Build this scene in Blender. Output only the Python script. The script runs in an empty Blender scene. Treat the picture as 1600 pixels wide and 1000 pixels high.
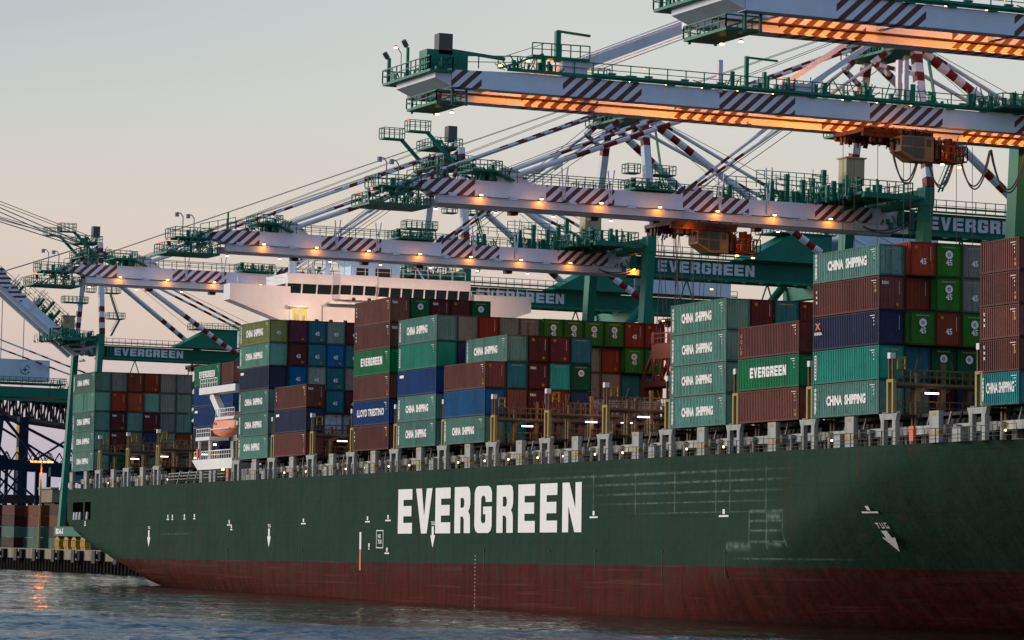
import bpy, bmesh, math, random
from mathutils import Vector, Matrix
from mathutils.geometry import tessellate_polygon
R = math.radians
random.seed(7)
scene = bpy.context.scene
COL = scene.collection

# ------------------------------------------------------------------ camera
CAMP = Vector((242.678, -138.209, 5.732))
PIT, ROL, AZ, FPX = 3.96126, 1.35166, 66.7606, 5258.07
def set_camera():
    p, ro, az = R(PIT), R(ROL), R(AZ)
    d = Vector((-math.sin(az) * math.cos(p), math.cos(az) * math.cos(p), math.sin(p)))
    r0 = Vector((math.cos(az), math.sin(az), 0)); u0 = r0.cross(d)
    r = r0 * math.cos(ro) + u0 * math.sin(ro)
    u = -r0 * math.sin(ro) + u0 * math.cos(ro)
    cam = bpy.data.cameras.new('camera'); o = bpy.data.objects.new('camera', cam)
    cam.sensor_width = 36; cam.lens = 36 * FPX / 1600
    cam.clip_start = 1; cam.clip_end = 20000
    o.matrix_world = Matrix(((r.x, u.x, -d.x, CAMP.x), (r.y, u.y, -d.y, CAMP.y), (r.z, u.z, -d.z, CAMP.z), (0, 0, 0, 1)))
    COL.objects.link(o); scene.camera = o
set_camera()

# ------------------------------------------------------------------ sky
world = bpy.data.worlds.new('World'); scene.world = world; world.use_nodes = True
nt = world.node_tree; N = nt.nodes; L = nt.links; N.clear()
wo = N.new('ShaderNodeOutputWorld'); bg = N.new('ShaderNodeBackground')
tc = N.new('ShaderNodeTexCoord'); sp = N.new('ShaderNodeSeparateXYZ'); L.new(tc.outputs['Generated'], sp.inputs[0])
cr = N.new('ShaderNodeValToRGB'); L.new(sp.outputs['Z'], cr.inputs[0])
SKY = [(0.0, (.36, .40, .55)), (.035, (.58, .49, .53)), (.065, (.70, .57, .49)), (.095, (.705, .625, .55)),
       (.13, (.675, .67, .625)), (.168, (.62, .65, .635)), (.3, (.36, .48, .62)), (.6, (.28, .42, .64)), (1.0, (.20, .32, .56))]
while len(cr.color_ramp.elements) < len(SKY): cr.color_ramp.elements.new(.5)
for e, (p_, c_) in zip(cr.color_ramp.elements, SKY): e.position = p_; e.color = (*c_, 1)
# the dusk glow sits over the stern side; the sky towards the bow is dimmer
dt = N.new('ShaderNodeVectorMath'); dt.operation = 'DOT_PRODUCT'; dt.inputs[1].default_value = (-.62, -.62, 0)
L.new(tc.outputs['Generated'], dt.inputs[0])
mr = N.new('ShaderNodeMapRange'); L.new(dt.outputs['Value'], mr.inputs[0])
mr.inputs['From Min'].default_value = -.7; mr.inputs['From Max'].default_value = .35
mr.inputs['To Min'].default_value = 0; mr.inputs['To Max'].default_value = 1.0
mx = N.new('ShaderNodeMix'); mx.data_type = 'RGBA'; mx.inputs[6].default_value = (.82, .87, .92, 1); mx.inputs[7].default_value = (1, 1, 1, 1); L.new(mr.outputs[0], mx.inputs[0])
mm = N.new('ShaderNodeVectorMath'); mm.operation = 'MULTIPLY'; L.new(cr.outputs[0], mm.inputs[0]); L.new(mx.outputs[2], mm.inputs[1])
# the sky is deeper towards the open basin on the left
d2 = N.new('ShaderNodeVectorMath'); d2.operation = 'DOT_PRODUCT'; d2.inputs[1].default_value = (.394, .919, 0); L.new(tc.outputs['Generated'], d2.inputs[0])
m2 = N.new('ShaderNodeMapRange'); L.new(d2.outputs['Value'], m2.inputs[0]); m2.inputs['From Min'].default_value = -.17; m2.inputs['From Max'].default_value = .02
m3 = N.new('ShaderNodeMapRange'); L.new(sp.outputs['Z'], m3.inputs[0]); m3.inputs['From Min'].default_value = .10; m3.inputs['From Max'].default_value = .17
mi = N.new('ShaderNodeMath'); mi.operation = 'SUBTRACT'; mi.inputs[0].default_value = 1; L.new(m2.outputs[0], mi.inputs[1])
mf = N.new('ShaderNodeMath'); mf.operation = 'MULTIPLY'; L.new(mi.outputs[0], mf.inputs[0]); L.new(m3.outputs[0], mf.inputs[1])
m4 = N.new('ShaderNodeMix'); m4.data_type = 'RGBA'; m4.blend_type = 'MULTIPLY'; m4.inputs[7].default_value = (.70, .80, .87, 1); L.new(mf.outputs[0], m4.inputs[0]); L.new(mm.outputs[0], m4.inputs[6])
L.new(m4.outputs[2], bg.inputs['Color']); bg.inputs['Strength'].default_value = 1.0
L.new(bg.outputs[0], wo.inputs[0])

sun = bpy.data.lights.new('sun', 'SUN'); sun.energy = 3.2; sun.angle = R(28); sun.color = (1, .90, .80)
so = bpy.data.objects.new('sun', sun); COL.objects.link(so)
so.rotation_euler = Vector((.68, .68, -.22)).to_track_quat('-Z', 'Y').to_euler()

scene.view_settings.view_transform = 'Standard'; scene.view_settings.look = 'None'
scene.view_settings.exposure = 0.0; scene.view_settings.gamma = 1.0
scene.render.engine = 'CYCLES'

# ------------------------------------------------------------------ materials
MATS = {}
def _new(name):
    m = bpy.data.materials.new(name); m.use_nodes = True; MATS[name] = m
    t = m.node_tree; t.nodes.clear()
    o = t.nodes.new('ShaderNodeOutputMaterial'); b = t.nodes.new('ShaderNodeBsdfPrincipled')
    t.links.new(b.outputs[0], o.inputs[0]); return m, t, b
def nnoise(t, scale, detail=4, vec=None, stretch=None):
    n = t.nodes.new('ShaderNodeTexNoise'); n.inputs['Scale'].default_value = scale; n.inputs['Detail'].default_value = detail
    if stretch is not None:
        tcn = t.nodes.new('ShaderNodeTexCoord'); mp = t.nodes.new('ShaderNodeMapping')
        mp.inputs['Scale'].default_value = stretch
        t.links.new(tcn.outputs['Object'], mp.inputs[0]); t.links.new(mp.outputs[0], n.inputs['Vector'])
    elif vec is not None: t.links.new(vec, n.inputs['Vector'])
    else:
        tcn = t.nodes.new('ShaderNodeTexCoord'); t.links.new(tcn.outputs['Object'], n.inputs['Vector'])
    return n
def mixc(t, fac, a, b, mode='MIX'):
    m = t.nodes.new('ShaderNodeMix'); m.data_type = 'RGBA'; m.blend_type = mode
    for inp, v in ((m.inputs[0], fac), (m.inputs[6], a), (m.inputs[7], b)):
        if isinstance(v, bpy.types.NodeSocket): t.links.new(v, inp)
        elif isinstance(v, (tuple, list)): inp.default_value = (*v[:3], 1)
        else: inp.default_value = v
    return m.outputs[2]
def math_(t, op, a, b=None, clamp=False):
    m = t.nodes.new('ShaderNodeMath'); m.operation = op; m.use_clamp = clamp
    for i, v in enumerate((a, b)):
        if v is None: continue
        if isinstance(v, bpy.types.NodeSocket): t.links.new(v, m.inputs[i])
        else: m.inputs[i].default_value = v
    return m.outputs[0]
def rng(t, v, a, b, c=0., d=1.):
    m = t.nodes.new('ShaderNodeMapRange'); t.links.new(v, m.inputs[0])
    for i, x in enumerate((a, b, c, d)): m.inputs[i + 1].default_value = x
    return m.outputs[0]
def paint(name, col, rough=.55, dirt=.35, dcol=None, scale=.6, metal=0.0, streak=True):
    m, t, b = _new(name)
    n1 = nnoise(t, scale, 5, stretch=(1, 1, .25 if streak else 1))
    n2 = nnoise(t, 3.5, 3)
    f = math_(t, 'MULTIPLY', rng(t, n1.outputs[0], .45, .75), dirt)
    dcol = dcol or tuple(c * .35 + .012 for c in col)
    c1 = mixc(t, f, col, dcol)
    c2 = mixc(t, rng(t, n2.outputs[0], .3, .7, 0, .25), c1, tuple(c * .75 for c in col))
    t.links.new(c2, b.inputs['Base Color']); b.inputs['Roughness'].default_value = rough; b.inputs['Metallic'].default_value = metal; b.inputs['Specular IOR Level'].default_value = .14
    return m
def emit(name, col, s):
    m = bpy.data.materials.new(name); m.use_nodes = True; MATS[name] = m; t = m.node_tree; t.nodes.clear()
    o = t.nodes.new('ShaderNodeOutputMaterial'); e = t.nodes.new('ShaderNodeEmission')
    e.inputs[0].default_value = (*col, 1); e.inputs[1].default_value = s; t.links.new(e.outputs[0], o.inputs[0]); return m

paint('crane_green', (.012, .17, .115), .5, .4)
paint('crane_dark_green', (.008, .12, .085), .6, .4)
paint('crane_white', (.62, .65, .72), .45, .3, (.3, .27, .25))
paint('crane_red', (.16, .02, .016), .5, .3)
paint('white_paint', (.72, .70, .68), .5, .2, (.4, .35, .3))
paint('letter_white', (.82, .80, .77), .6, .15, (.5, .45, .38))
paint('crane_letter', (.66, .72, .80), .6, .15, (.3, .35, .4))
paint('deck_grey', (.36, .37, .35), .75, .8, (.11, .075, .04), 1.2)
paint('rail_dark', (.07, .07, .07), .7, .4)
paint('rust_lamp_tint', (.17, .115, .06), .75, .6, (.06, .035, .02))  # this brown and the next yellow: rust with sodium lamplight put into the colour
paint('bridge_yellow', (.34, .26, .10), .7, .5, (.1, .06, .03))
paint('dark_steel', (.03, .03, .03), .7, .3)
paint('deck_dark', (.045, .04, .038), .8, .4)
paint('cable', (.10, .095, .10), .6, .1)
paint('cable_light', (.33, .34, .38), .6, .1)
paint('yellow_paint', (.40, .22, .015), .6, .5)
paint('boat_orange', (.75, .25, .14), .5, .3, (.5, .14, .06))
paint('orange_paint', (.65, .13, .05), .5, .3)
paint('beige_paint', (.40, .36, .22), .6, .4)
paint('concrete', (.26, .22, .16), .9, .6, (.06, .05, .04))
paint('asphalt', (.06, .058, .056), .9, .3)
paint('recess_shade', (.002, .002, .002), 1.0, .1); MATS['recess_shade'].node_tree.nodes['Principled BSDF'].inputs['Specular IOR Level'].default_value = 0
paint('rubber', (.018, .018, .018), .9, .2)
paint('pile', (.03, .025, .02), .95, .5)
paint('far_blue', (.008, .014, .035), .8, .3)
paint('blue_paint', (.02, .045, .14), .6, .4)
paint('house_blue', (.50, .66, .78), .6, .3)
paint('hatch_grey', (.27, .255, .25), .7, .6, (.12, .08, .05))
paint('spreader_red', (.20, .04, .02), .6, .5)
paint('machine_brown', (.07, .026, .012), .6, .5)
paint('cab_yellow', (.20, .14, .07), .5, .3)
emit('lamp_orange', (1, .50, .12), 14.0)
emit('lamp_yard', (1, .38, .12), 4.0)
emit('lamp_pink', (1, .62, .60), 5.0)
emit('tube_light', (1, .72, .78), 4.0)
emit('bulb_warm', (1, .72, .35), 6.0)
emit('lamp_red', (1, .10, .08), 4.0)
emit('alcove_lit', (1, .70, .25), .9)
emit('lamp_blue', (.2, .35, 1), 3.0)
m, t, b = _new('glass_dark'); b.inputs['Base Color'].default_value = (.012, .02, .022, 1); b.inputs['Roughness'].default_value = .12
m, t, b = _new('glass_teal'); b.inputs['Base Color'].default_value = (.10, .22, .22, 1); b.inputs['Roughness'].default_value = .15

# container paint: one material, each container brings its own paint colour
def container_mat(name, dark):
    m, t, b = _new(name)
    oi = t.nodes.new('ShaderNodeObjectInfo'); tcn = t.nodes.new('ShaderNodeTexCoord')
    ad = t.nodes.new('ShaderNodeVectorMath'); ad.operation = 'ADD'
    sc = t.nodes.new('ShaderNodeVectorMath'); sc.operation = 'SCALE'
    t.links.new(oi.outputs['Location'], sc.inputs[0]); sc.inputs['Scale'].default_value = 3.7
    mp = t.nodes.new('ShaderNodeMapping'); mp.inputs['Scale'].default_value = (1, 1, .35)
    t.links.new(tcn.outputs['Object'], mp.inputs[0]); t.links.new(mp.outputs[0], ad.inputs[0]); t.links.new(sc.outputs[0], ad.inputs[1])
    n1 = nnoise(t, .55, 6, vec=ad.outputs[0]); n2 = nnoise(t, 4.5, 4, vec=ad.outputs[0])
    c0 = mixc(t, 1.0, oi.outputs['Color'], (dark, dark, dark), 'MULTIPLY')
    c1 = mixc(t, rng(t, n1.outputs[0], .4, .72, 0, .5), c0, mixc(t, 1.0, c0, (.58, .52, .48), 'MULTIPLY'))
    mp3 = t.nodes.new('ShaderNodeMapping'); mp3.inputs['Scale'].default_value = (3.5, 3.5, .35); t.links.new(ad.outputs[0], mp3.inputs[0])
    n3 = nnoise(t, 1.0, 4, vec=mp3.outputs[0]); c1 = mixc(t, rng(t, n3.outputs[0], .56, .70, 0, .5), c1, (.06, .035, .022))
    c2 = mixc(t, rng(t, n2.outputs[0], .60, .72, 0, .6), c1, (.07, .035, .02))
    c3 = mixc(t, rng(t, n2.outputs[0], .22, .36, .3, 0), c2, (.30, .29, .27))
    t.links.new(c3, b.inputs['Base Color']); b.inputs['Roughness'].default_value = .62; b.inputs['Specular IOR Level'].default_value = .08
container_mat('container_paint', 1.0)
container_mat('container_frame', .45)

def stripe_mat(name, period, width, start, base='crane_white', pitch=1.36, lean=1.1, sgn=1):
    """white girder with groups of slanted red bands painted at regular places along it"""
    m, t, b = _new(name)
    tcn = t.nodes.new('ShaderNodeTexCoord'); s = t.nodes.new('ShaderNodeSeparateXYZ'); t.links.new(tcn.outputs['Object'], s.inputs[0])
    g = math_(t, 'FLOORED_MODULO', math_(t, 'SUBTRACT', s.outputs['Y'], start), period)
    grp = math_(t, 'LESS_THAN', g, width)
    dz = math_(t, 'MULTIPLY', s.outputs['Z'], -lean)
    st = math_(t, 'LESS_THAN', math_(t, 'FLOORED_MODULO', math_(t, 'ADD', s.outputs['Y'], dz), pitch), pitch * .5)
    f = math_(t, 'MULTIPLY', grp, st)
    n1 = nnoise(t, .5, 5); n2 = nnoise(t, 9, 3)
    w = mixc(t, rng(t, n1.outputs[0], .4, .7, 0, .35), (.60, .70, .85), (.48, .54, .64))
    rd = mixc(t, rng(t, n2.outputs[0], .3, .7, 0, .4), (.10, .018, .012), (.06, .012, .01))
    t.links.new(mixc(t, f, w, rd), b.inputs['Base Color']); b.inputs['Roughness'].default_value = .5
stripe_mat('boom_stripe', 16.35, 8.1, -9.8)
stripe_mat('big_boom_stripe', 16.75, 8.35, -25.0)

def hull_mat():
    m, t, b = _new('hull_paint')
    tcn = t.nodes.new('ShaderNodeTexCoord'); s = t.nodes.new('ShaderNodeSeparateXYZ'); t.links.new(tcn.outputs['Object'], s.inputs[0])
    x, z = s.outputs['X'], s.outputs['Z']
    fine = nnoise(t, 6.0, 5); big = nnoise(t, .12, 4); streak = nnoise(t, 1.0, 5, stretch=(1.2, .5, .09)); hor = nnoise(t, 1.0, 4, stretch=(.06, .3, 1.6))
    g = mixc(t, rng(t, big.outputs[0], .3, .7), (.020, .044, .031), (.027, .053, .039))
    g = mixc(t, rng(t, streak.outputs[0], .5, .8, 0, .35), g, (.014, .022, .015))
    g = mixc(t, rng(t, hor.outputs[0], .55, .75, 0, .25), g, (.026, .052, .038))
    # rubbed marks left by fenders: named boxes of lines
    def band(x0, x1, z0, hw, soft=.9):
        a = rng(t, x, x0, x0 + soft); bb = rng(t, x, x1 - soft, x1, 1, 0)
        dd = rng(t, math_(t, 'ABSOLUTE', math_(t, 'SUBTRACT', z, z0)), 0, hw, 1, 0)
        return math_(t, 'MULTIPLY', math_(t, 'MULTIPLY', a, bb), dd)
    def vband(z0_, z1_, x0, hw):
        a = rng(t, z, z0_, z0_ + .3); bb = rng(t, z, z1_ - .3, z1_, 1, 0)
        dd = rng(t, math_(t, 'ABSOLUTE', math_(t, 'SUBTRACT', x, x0)), 0, hw, 1, 0)
        return math_(t, 'MULTIPLY', math_(t, 'MULTIPLY', a, bb), dd)
    tot = None
    for a in [band(-84, -13, 13.82, .16, 30), band(-61, -16, 12.92, .15, 8), band(-58, -17, 11.97, .14, 8), band(-57, -18, 11.05, .10, 12), band(-50, -17, 10.1, .07, 12),
              band(-24.6, -17.8, 10.1, .22, .5), band(-24.6, -17.8, 9.25, .16, .5), band(-24.6, -17.8, 8.4, .14, .5), band(-24.6, -17.8, 7.4, .16, .5), band(-29, -24, 7.0, .55, .3), band(-21.2, -18.4, 9.6, .6, .4), band(-21, -18.6, 7.2, .35, .4), band(-200, -183, 8.6, .07, 4),
              vband(6.6, 10.2, -24.4, .16), vband(6.6, 10.2, -21.1, .18), vband(6.8, 10.2, -18.1, .14), vband(6.3, 7.6, -27.6, .16), band(-28, -10, 5.9, .12, 4)] + \
             [vband(9.9, 14.2, xx, .14) for xx in (-57.6, -48, -39.5, -31, -28.2, -21.2)]:
        tot = a if tot is None else math_(t, 'MAXIMUM', tot, a)
    brk = nnoise(t, 1.0, 6, stretch=(1.1, 1, 1.4))
    tot = math_(t, 'MULTIPLY', tot, rng(t, brk.outputs[0], .36, .66, .12, 1))
    g = mixc(t, math_(t, 'MULTIPLY', tot, .62), g, (.22, .29, .26))
    # anti-fouling
    r1 = mixc(t, rng(t, streak.outputs[0], .35, .7), (.085, .014, .011), (.036, .009, .007))
    r1 = mixc(t, rng(t, fine.outputs[0], .4, .8, 0, .5), r1, (.085, .036, .03))
    up = rng(t, z, 2.6, 5.2); upn = math_(t, 'MULTIPLY', up, rng(t, nnoise(t, 1.0, 5, stretch=(.35, 1, .5)).outputs[0], .35, .62))
    r1 = mixc(t, math_(t, 'MULTIPLY', upn, .5), r1, (.055, .040, .036))
    r1 = mixc(t, rng(t, nnoise(t, 1.0, 5, stretch=(.05, .3, 2.8)).outputs[0], .56, .7, 0, .6), r1, (.12, .045, .036))
    edge = math_(t, 'ADD', z, math_(t, 'MULTIPLY', math_(t, 'SUBTRACT', fine.outputs[0], .5), .12))
    isg = math_(t, 'GREATER_THAN', edge, 5.2)
    c = mixc(t, isg, r1, g)
    # plate seams and frames showing through the shell plating
    sx = math_(t, 'LESS_THAN', math_(t, 'FLOORED_MODULO', x, 11.7), .09); sz = math_(t, 'LESS_THAN', math_(t, 'FLOORED_MODULO', z, 2.45), .06)
    c = mixc(t, math_(t, 'MULTIPLY', math_(t, 'MAXIMUM', sx, sz), .35), c, (.012, .02, .016))
    rs = nnoise(t, 1.0, 4, stretch=(.55, 1, .045)); c = mixc(t, math_(t, 'MULTIPLY', rng(t, rs.outputs[0], .60, .72), .32), c, (.075, .035, .018))
    wp = nnoise(t, 1.0, 3, stretch=(.18, 1, .3)); c = mixc(t, rng(t, wp.outputs[0], .50, .70, 0, .10), c, (.04, .06, .045))
    # rusty drips through the paint line
    dr = nnoise(t, 1.0, 2, stretch=(.9, 1, .02)); dz = math_(t, 'MULTIPLY', rng(t, z, 3.2, 4.6), rng(t, z, 5.6, 7.2, 1, 0))
    c = mixc(t, math_(t, 'MULTIPLY', rng(t, dr.outputs[0], .66, .74), math_(t, 'MULTIPLY', dz, .8)), c, (.025, .022, .02))
    # wet, weedy foot
    c = mixc(t, rng(t, z, .1, .9, .6, 0), c, (.02, .014, .012))
    t.links.new(c, b.inputs['Base Color']); b.inputs['Roughness'].default_value = .8
    b.inputs['Specular IOR Level'].default_value = .02
    bp = t.nodes.new('ShaderNodeBump'); bp.inputs['Strength'].default_value = .5; bp.inputs['Distance'].default_value = .25
    fr = math_(t, 'ADD', nnoise(t, 1.0, 4, stretch=(.7, .3, .8)).outputs[0], math_(t, 'MULTIPLY', math_(t, 'ABSOLUTE', math_(t, 'SUBTRACT', math_(t, 'FRACT', math_(t, 'MULTIPLY', x, .42)), .5)), .18)); t.links.new(fr, bp.inputs['Height']); t.links.new(bp.outputs[0], b.inputs['Normal'])
hull_mat()

def water_mat():
    m, t, b = _new('sea_water')
    geo = t.nodes.new('ShaderNodeNewGeometry'); s = t.nodes.new('ShaderNodeSeparateXYZ'); t.links.new(geo.outputs['Position'], s.inputs[0])
    # breeze ruffles the open basin; it is sheltered near the hull
    line = math_(t, 'ADD', math_(t, 'SUBTRACT', s.outputs['Y'], math_(t, 'MULTIPLY', s.outputs['X'], 1.0)), 47.0)
    wob = nnoise(t, .08, 3, vec=geo.outputs['Position'])
    line = math_(t, 'ADD', line, math_(t, 'MULTIPLY', wob.outputs[0], 8.0))
    calm = rng(t, line, -3, 3)
    mp = t.nodes.new('ShaderNodeMapping'); mp.inputs['Scale'].default_value = (1, 1, 1); mp.inputs['Rotation'].default_value = (0, 0, R(-24)); t.links.new(geo.outputs['Position'], mp.inputs[0])
    w1 = nnoise(t, 1.1, 5, vec=mp.outputs[0]); w2 = nnoise(t, .22, 3, vec=mp.outputs[0]); w3 = nnoise(t, 4.5, 3, vec=mp.outputs[0])
    def dirn(vx, vy, k):
        d_ = t.nodes.new('ShaderNodeVectorMath'); d_.operation = 'DOT_PRODUCT'; d_.inputs[1].default_value = (vx * k, vy * k, 0); t.links.new(geo.outputs['Position'], d_.inputs[0]); return d_.outputs['Value']
    cb = t.nodes.new('ShaderNodeCombineXYZ'); t.links.new(dirn(-.919, .394, .16), cb.inputs[0]); t.links.new(dirn(.394, .919, 1.0), cb.inputs[1])
    gust = nnoise(t, 1.0, 5, vec=cb.outputs[0]); gust.inputs['Roughness'].default_value = .65; gust2 = nnoise(t, .35, 3, vec=cb.outputs[0])
    h = math_(t, 'ADD', math_(t, 'MULTIPLY', w1.outputs[0], .32), math_(t, 'ADD', math_(t, 'MULTIPLY', w2.outputs[0], .8), math_(t, 'MULTIPLY', w3.outputs[0], .05)))
    bp = t.nodes.new('ShaderNodeBump'); bp.inputs['Distance'].default_value = 1.0
    t.links.new(math_(t, 'MULTIPLY', rng(t, calm, 0, 1, .85, .30), rng(t, math_(t, 'ADD', math_(t, 'MULTIPLY', gust.outputs[0], .75), math_(t, 'MULTIPLY', gust2.outputs[0], .25)), .40, .60, .05, 2.2)), bp.inputs['Strength']); t.links.new(h, bp.inputs['Height'])
    t.links.new(bp.outputs[0], b.inputs['Normal'])
    t.links.new(mixc(t, calm, (.014, .050, .066), (.006, .013, .010)), b.inputs['Base Color'])  # base colour paints in reflected sky where ruffled, the hull's reflection where calm
    t.links.new(rng(t, calm, 0, 1, .16, .04), b.inputs['Roughness']); b.inputs['IOR'].default_value = 1.33
water_mat()

# ------------------------------------------------------------------ helpers
class MB:
    def __init__(s): s.v = []; s.f = []; s.m = []; s.starts = []
    def poly(s, pts, faces, mi=0):
        o = len(s.v); s.starts.append((o, len(s.f))); s.v += [tuple(p) for p in pts]
        for f in faces: s.f.append(tuple(i + o for i in f)); s.m.append(mi)
        return s
    def box(s, x0, x1, y0, y1, z0, z1, mi=0):
        return s.poly([(x0, y0, z0), (x1, y0, z0), (x1, y1, z0), (x0, y1, z0), (x0, y0, z1), (x1, y0, z1), (x1, y1, z1), (x0, y1, z1)],
                      [(0, 3, 2, 1), (4, 5, 6, 7), (0, 1, 5, 4), (1, 2, 6, 5), (2, 3, 7, 6), (3, 0, 4, 7)], mi)
    def beam(s, p, q, w, h=None, w2=None, h2=None, mi=0):
        """rectangular bar from p to q: w across, h deep; may taper"""
        p, q = Vector(p), Vector(q); h = w if h is None else h; w2 = w if w2 is None else w2; h2 = h if h2 is None else h2
        d = (q - p).normalized(); up = Vector((0, 0, 1)) if abs(d.z) < .8 else Vector((0, 1, 0))
        a = d.cross(up).normalized(); b = a.cross(d).normalized()
        pts = []
        for c, ww, hh in ((p, w, h), (q, w2, h2)):
            for sx, sz in ((-1, -1), (1, -1), (1, 1), (-1, 1)): pts.append(c + a * sx * ww / 2 + b * sz * hh / 2)
        return s.poly(pts, [(0, 3, 2, 1), (4, 5, 6, 7), (0, 1, 5, 4), (1, 2, 6, 5), (2, 3, 7, 6), (3, 0, 4, 7)], mi)
    def tube(s, p, q, r, n=8, r2=None, mi=0):
        p, q = Vector(p), Vector(q); r2 = r if r2 is None else r2
        d = (q - p).normalized(); up = Vector((0, 0, 1)) if abs(d.z) < .9 else Vector((1, 0, 0))
        a = d.cross(up).normalized(); b = a.cross(d)
        pts = []
        for c, rr in ((p, r), (q, r2)):
            for i in range(n):
                an = 2 * math.pi * i / n; pts.append(c + a * math.cos(an) * rr + b * math.sin(an) * rr)
        return s.poly(pts, [tuple(range(n - 1, -1, -1)), tuple(range(n, 2 * n))] + [(i, (i + 1) % n, n + (i + 1) % n, n + i) for i in range(n)], mi)
    def path(s, pts, r, n=6, mi=0):
        for a, b in zip(pts, pts[1:]): s.tube(a, b, r, n, mi=mi)
        return s
    def striped(s, p, q, r, zones, pitch=1.3, n=10, box=False):
        """bar from p to q: slot 0 white; inside zones (t0,t1) alternate bands use slot 1"""
        p, q = Vector(p), Vector(q); ln = (q - p).length; cuts = [(0, 0)]; t = 0
        marks = []
        for a, b in zones:
            k = max(1, int(round((b - a) * ln / pitch)))
            for i in range(k): marks.append((a + (b - a) * i / k, a + (b - a) * (i + 1) / k, i % 2 == 0))
        segs = []; cur = 0
        for a, b, red in sorted(marks):
            if a > cur + 1e-6: segs.append((cur, a, 0))
            segs.append((a, b, 1 if red else 0)); cur = b
        if cur < 1 - 1e-6: segs.append((cur, 1, 0))
        for a, b, mi in segs:
            if box: s.beam(p.lerp(q, a), p.lerp(q, b), r * 2, mi=mi)
            else: s.tube(p.lerp(q, a), p.lerp(q, b), r, n, mi=mi)
        return s
    def rail(s, p, q, h=1.1, step=2.0, r=.035, mid=True, mi=0):
        p, q = Vector(p), Vector(q); n = max(1, int(round((q - p).length / step))); up = Vector((0, 0, h))
        for i in range(n + 1):
            c = p.lerp(q, i / n); s.beam(c, c + up, r * 2, mi=mi)
        s.beam(p + up, q + up, r * 2, mi=mi)
        if mid: s.beam(p + up * .52, q + up * .52, r * 1.5, mi=mi)
        return s
    def deck(s, x0, x1, y0, y1, z, h=1.1, r=.04, th=.18, step=1.3, mi=0):
        s.box(x0, x1, y0, y1, z - th, z, mi)
        for a, b in (((x0, y0), (x1, y0)), ((x1, y0), (x1, y1)), ((x1, y1), (x0, y1)), ((x0, y1), (x0, y0))):
            s.rail((*a, z), (*b, z), h, step, r, mi=mi)
        return s
    def mesh(s, name, mats):
        me = bpy.data.meshes.new(name); me.from_pydata(s.v, [], s.f)
        for mm in (mats if isinstance(mats, (list, tuple)) else [mats]): me.materials.append(MATS[mm])
        me.polygons.foreach_set('material_index', s.m); me.update(); return me
    def build(s, name, mats, parent=None, split=.3):
        """one object per loose piece: shapes whose boxes touch stay together"""
        cl = s.clusters(split) if split is not None and len(s.starts) > 1 else [None]
        if len(cl) == 1: return link(name, s.mesh(name, mats), parent)
        objs = []
        for ids in cl:
            q = MB()
            for k in ids:
                v0, f0 = s.starts[k]; v1, f1 = s.starts[k + 1] if k + 1 < len(s.starts) else (len(s.v), len(s.f))
                o = len(q.v) - v0; q.v += s.v[v0:v1]
                for f, mi in zip(s.f[f0:f1], s.m[f0:f1]): q.f.append(tuple(i + o for i in f)); q.m.append(mi)
            objs.append((len(q.f), link(name, q.mesh(name, mats), parent)))
        return max(objs, key=lambda a: a[0])[1]
    def clusters(s, tol):
        bb = []
        for k, (v0, f0) in enumerate(s.starts):
            v1 = s.starts[k + 1][0] if k + 1 < len(s.starts) else len(s.v); vs = s.v[v0:v1]
            bb.append([min(v[i] for v in vs) - tol / 2 for i in range(3)] + [max(v[i] for v in vs) + tol / 2 for i in range(3)])
        par = list(range(len(bb)))
        def find(a):
            while par[a] != a: par[a] = par[par[a]]; a = par[a]
            return a
        for i in range(len(bb)):
            a = bb[i]
            for j in range(i + 1, len(bb)):
                b = bb[j]
                if a[0] <= b[3] and b[0] <= a[3] and a[1] <= b[4] and b[1] <= a[4] and a[2] <= b[5] and b[2] <= a[5]: par[find(i)] = find(j)
        g = {}
        for i in range(len(bb)): g.setdefault(find(i), []).append(i)
        return list(g.values())
def link(name, data, parent=None, loc=None, rotz=0):
    o = bpy.data.objects.new(name, data); COL.objects.link(o)
    if parent is not None: o.parent = parent
    if loc is not None: o.location = loc
    if rotz: o.rotation_euler = (0, 0, rotz)
    return o
def thing(name, label, cat, loc=(0, 0, 0), group=None):
    o = bpy.data.objects.new(name, None); COL.objects.link(o); o.location = loc
    return tag(o, label, cat, group)
def tag(o, label, cat, group=None):
    o['label'] = label; o['category'] = cat
    if group: o['group'] = group
    return o
def structure(o): o['kind'] = 'structure'; return o
# the ship floats with a slight trim and heel; everything aboard shares this frame
TRIM, LIST = .00705468, -.00859938
def ship_matrix():
    ex = Vector((1, 0, TRIM)).normalized(); ey = Vector((0, 1, -LIST)).normalized(); ez = ex.cross(ey).normalized()
    return Matrix(((ex.x, ey.x, ez.x, 0), (ex.y, ey.y, ez.y, 0), (ex.z, ey.z, ez.z, 0), (0, 0, 0, 1)))
MS = ship_matrix()
def aboard(o, loc=(0, 0, 0)): o.matrix_world = MS @ Matrix.Translation(loc); return o

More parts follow.
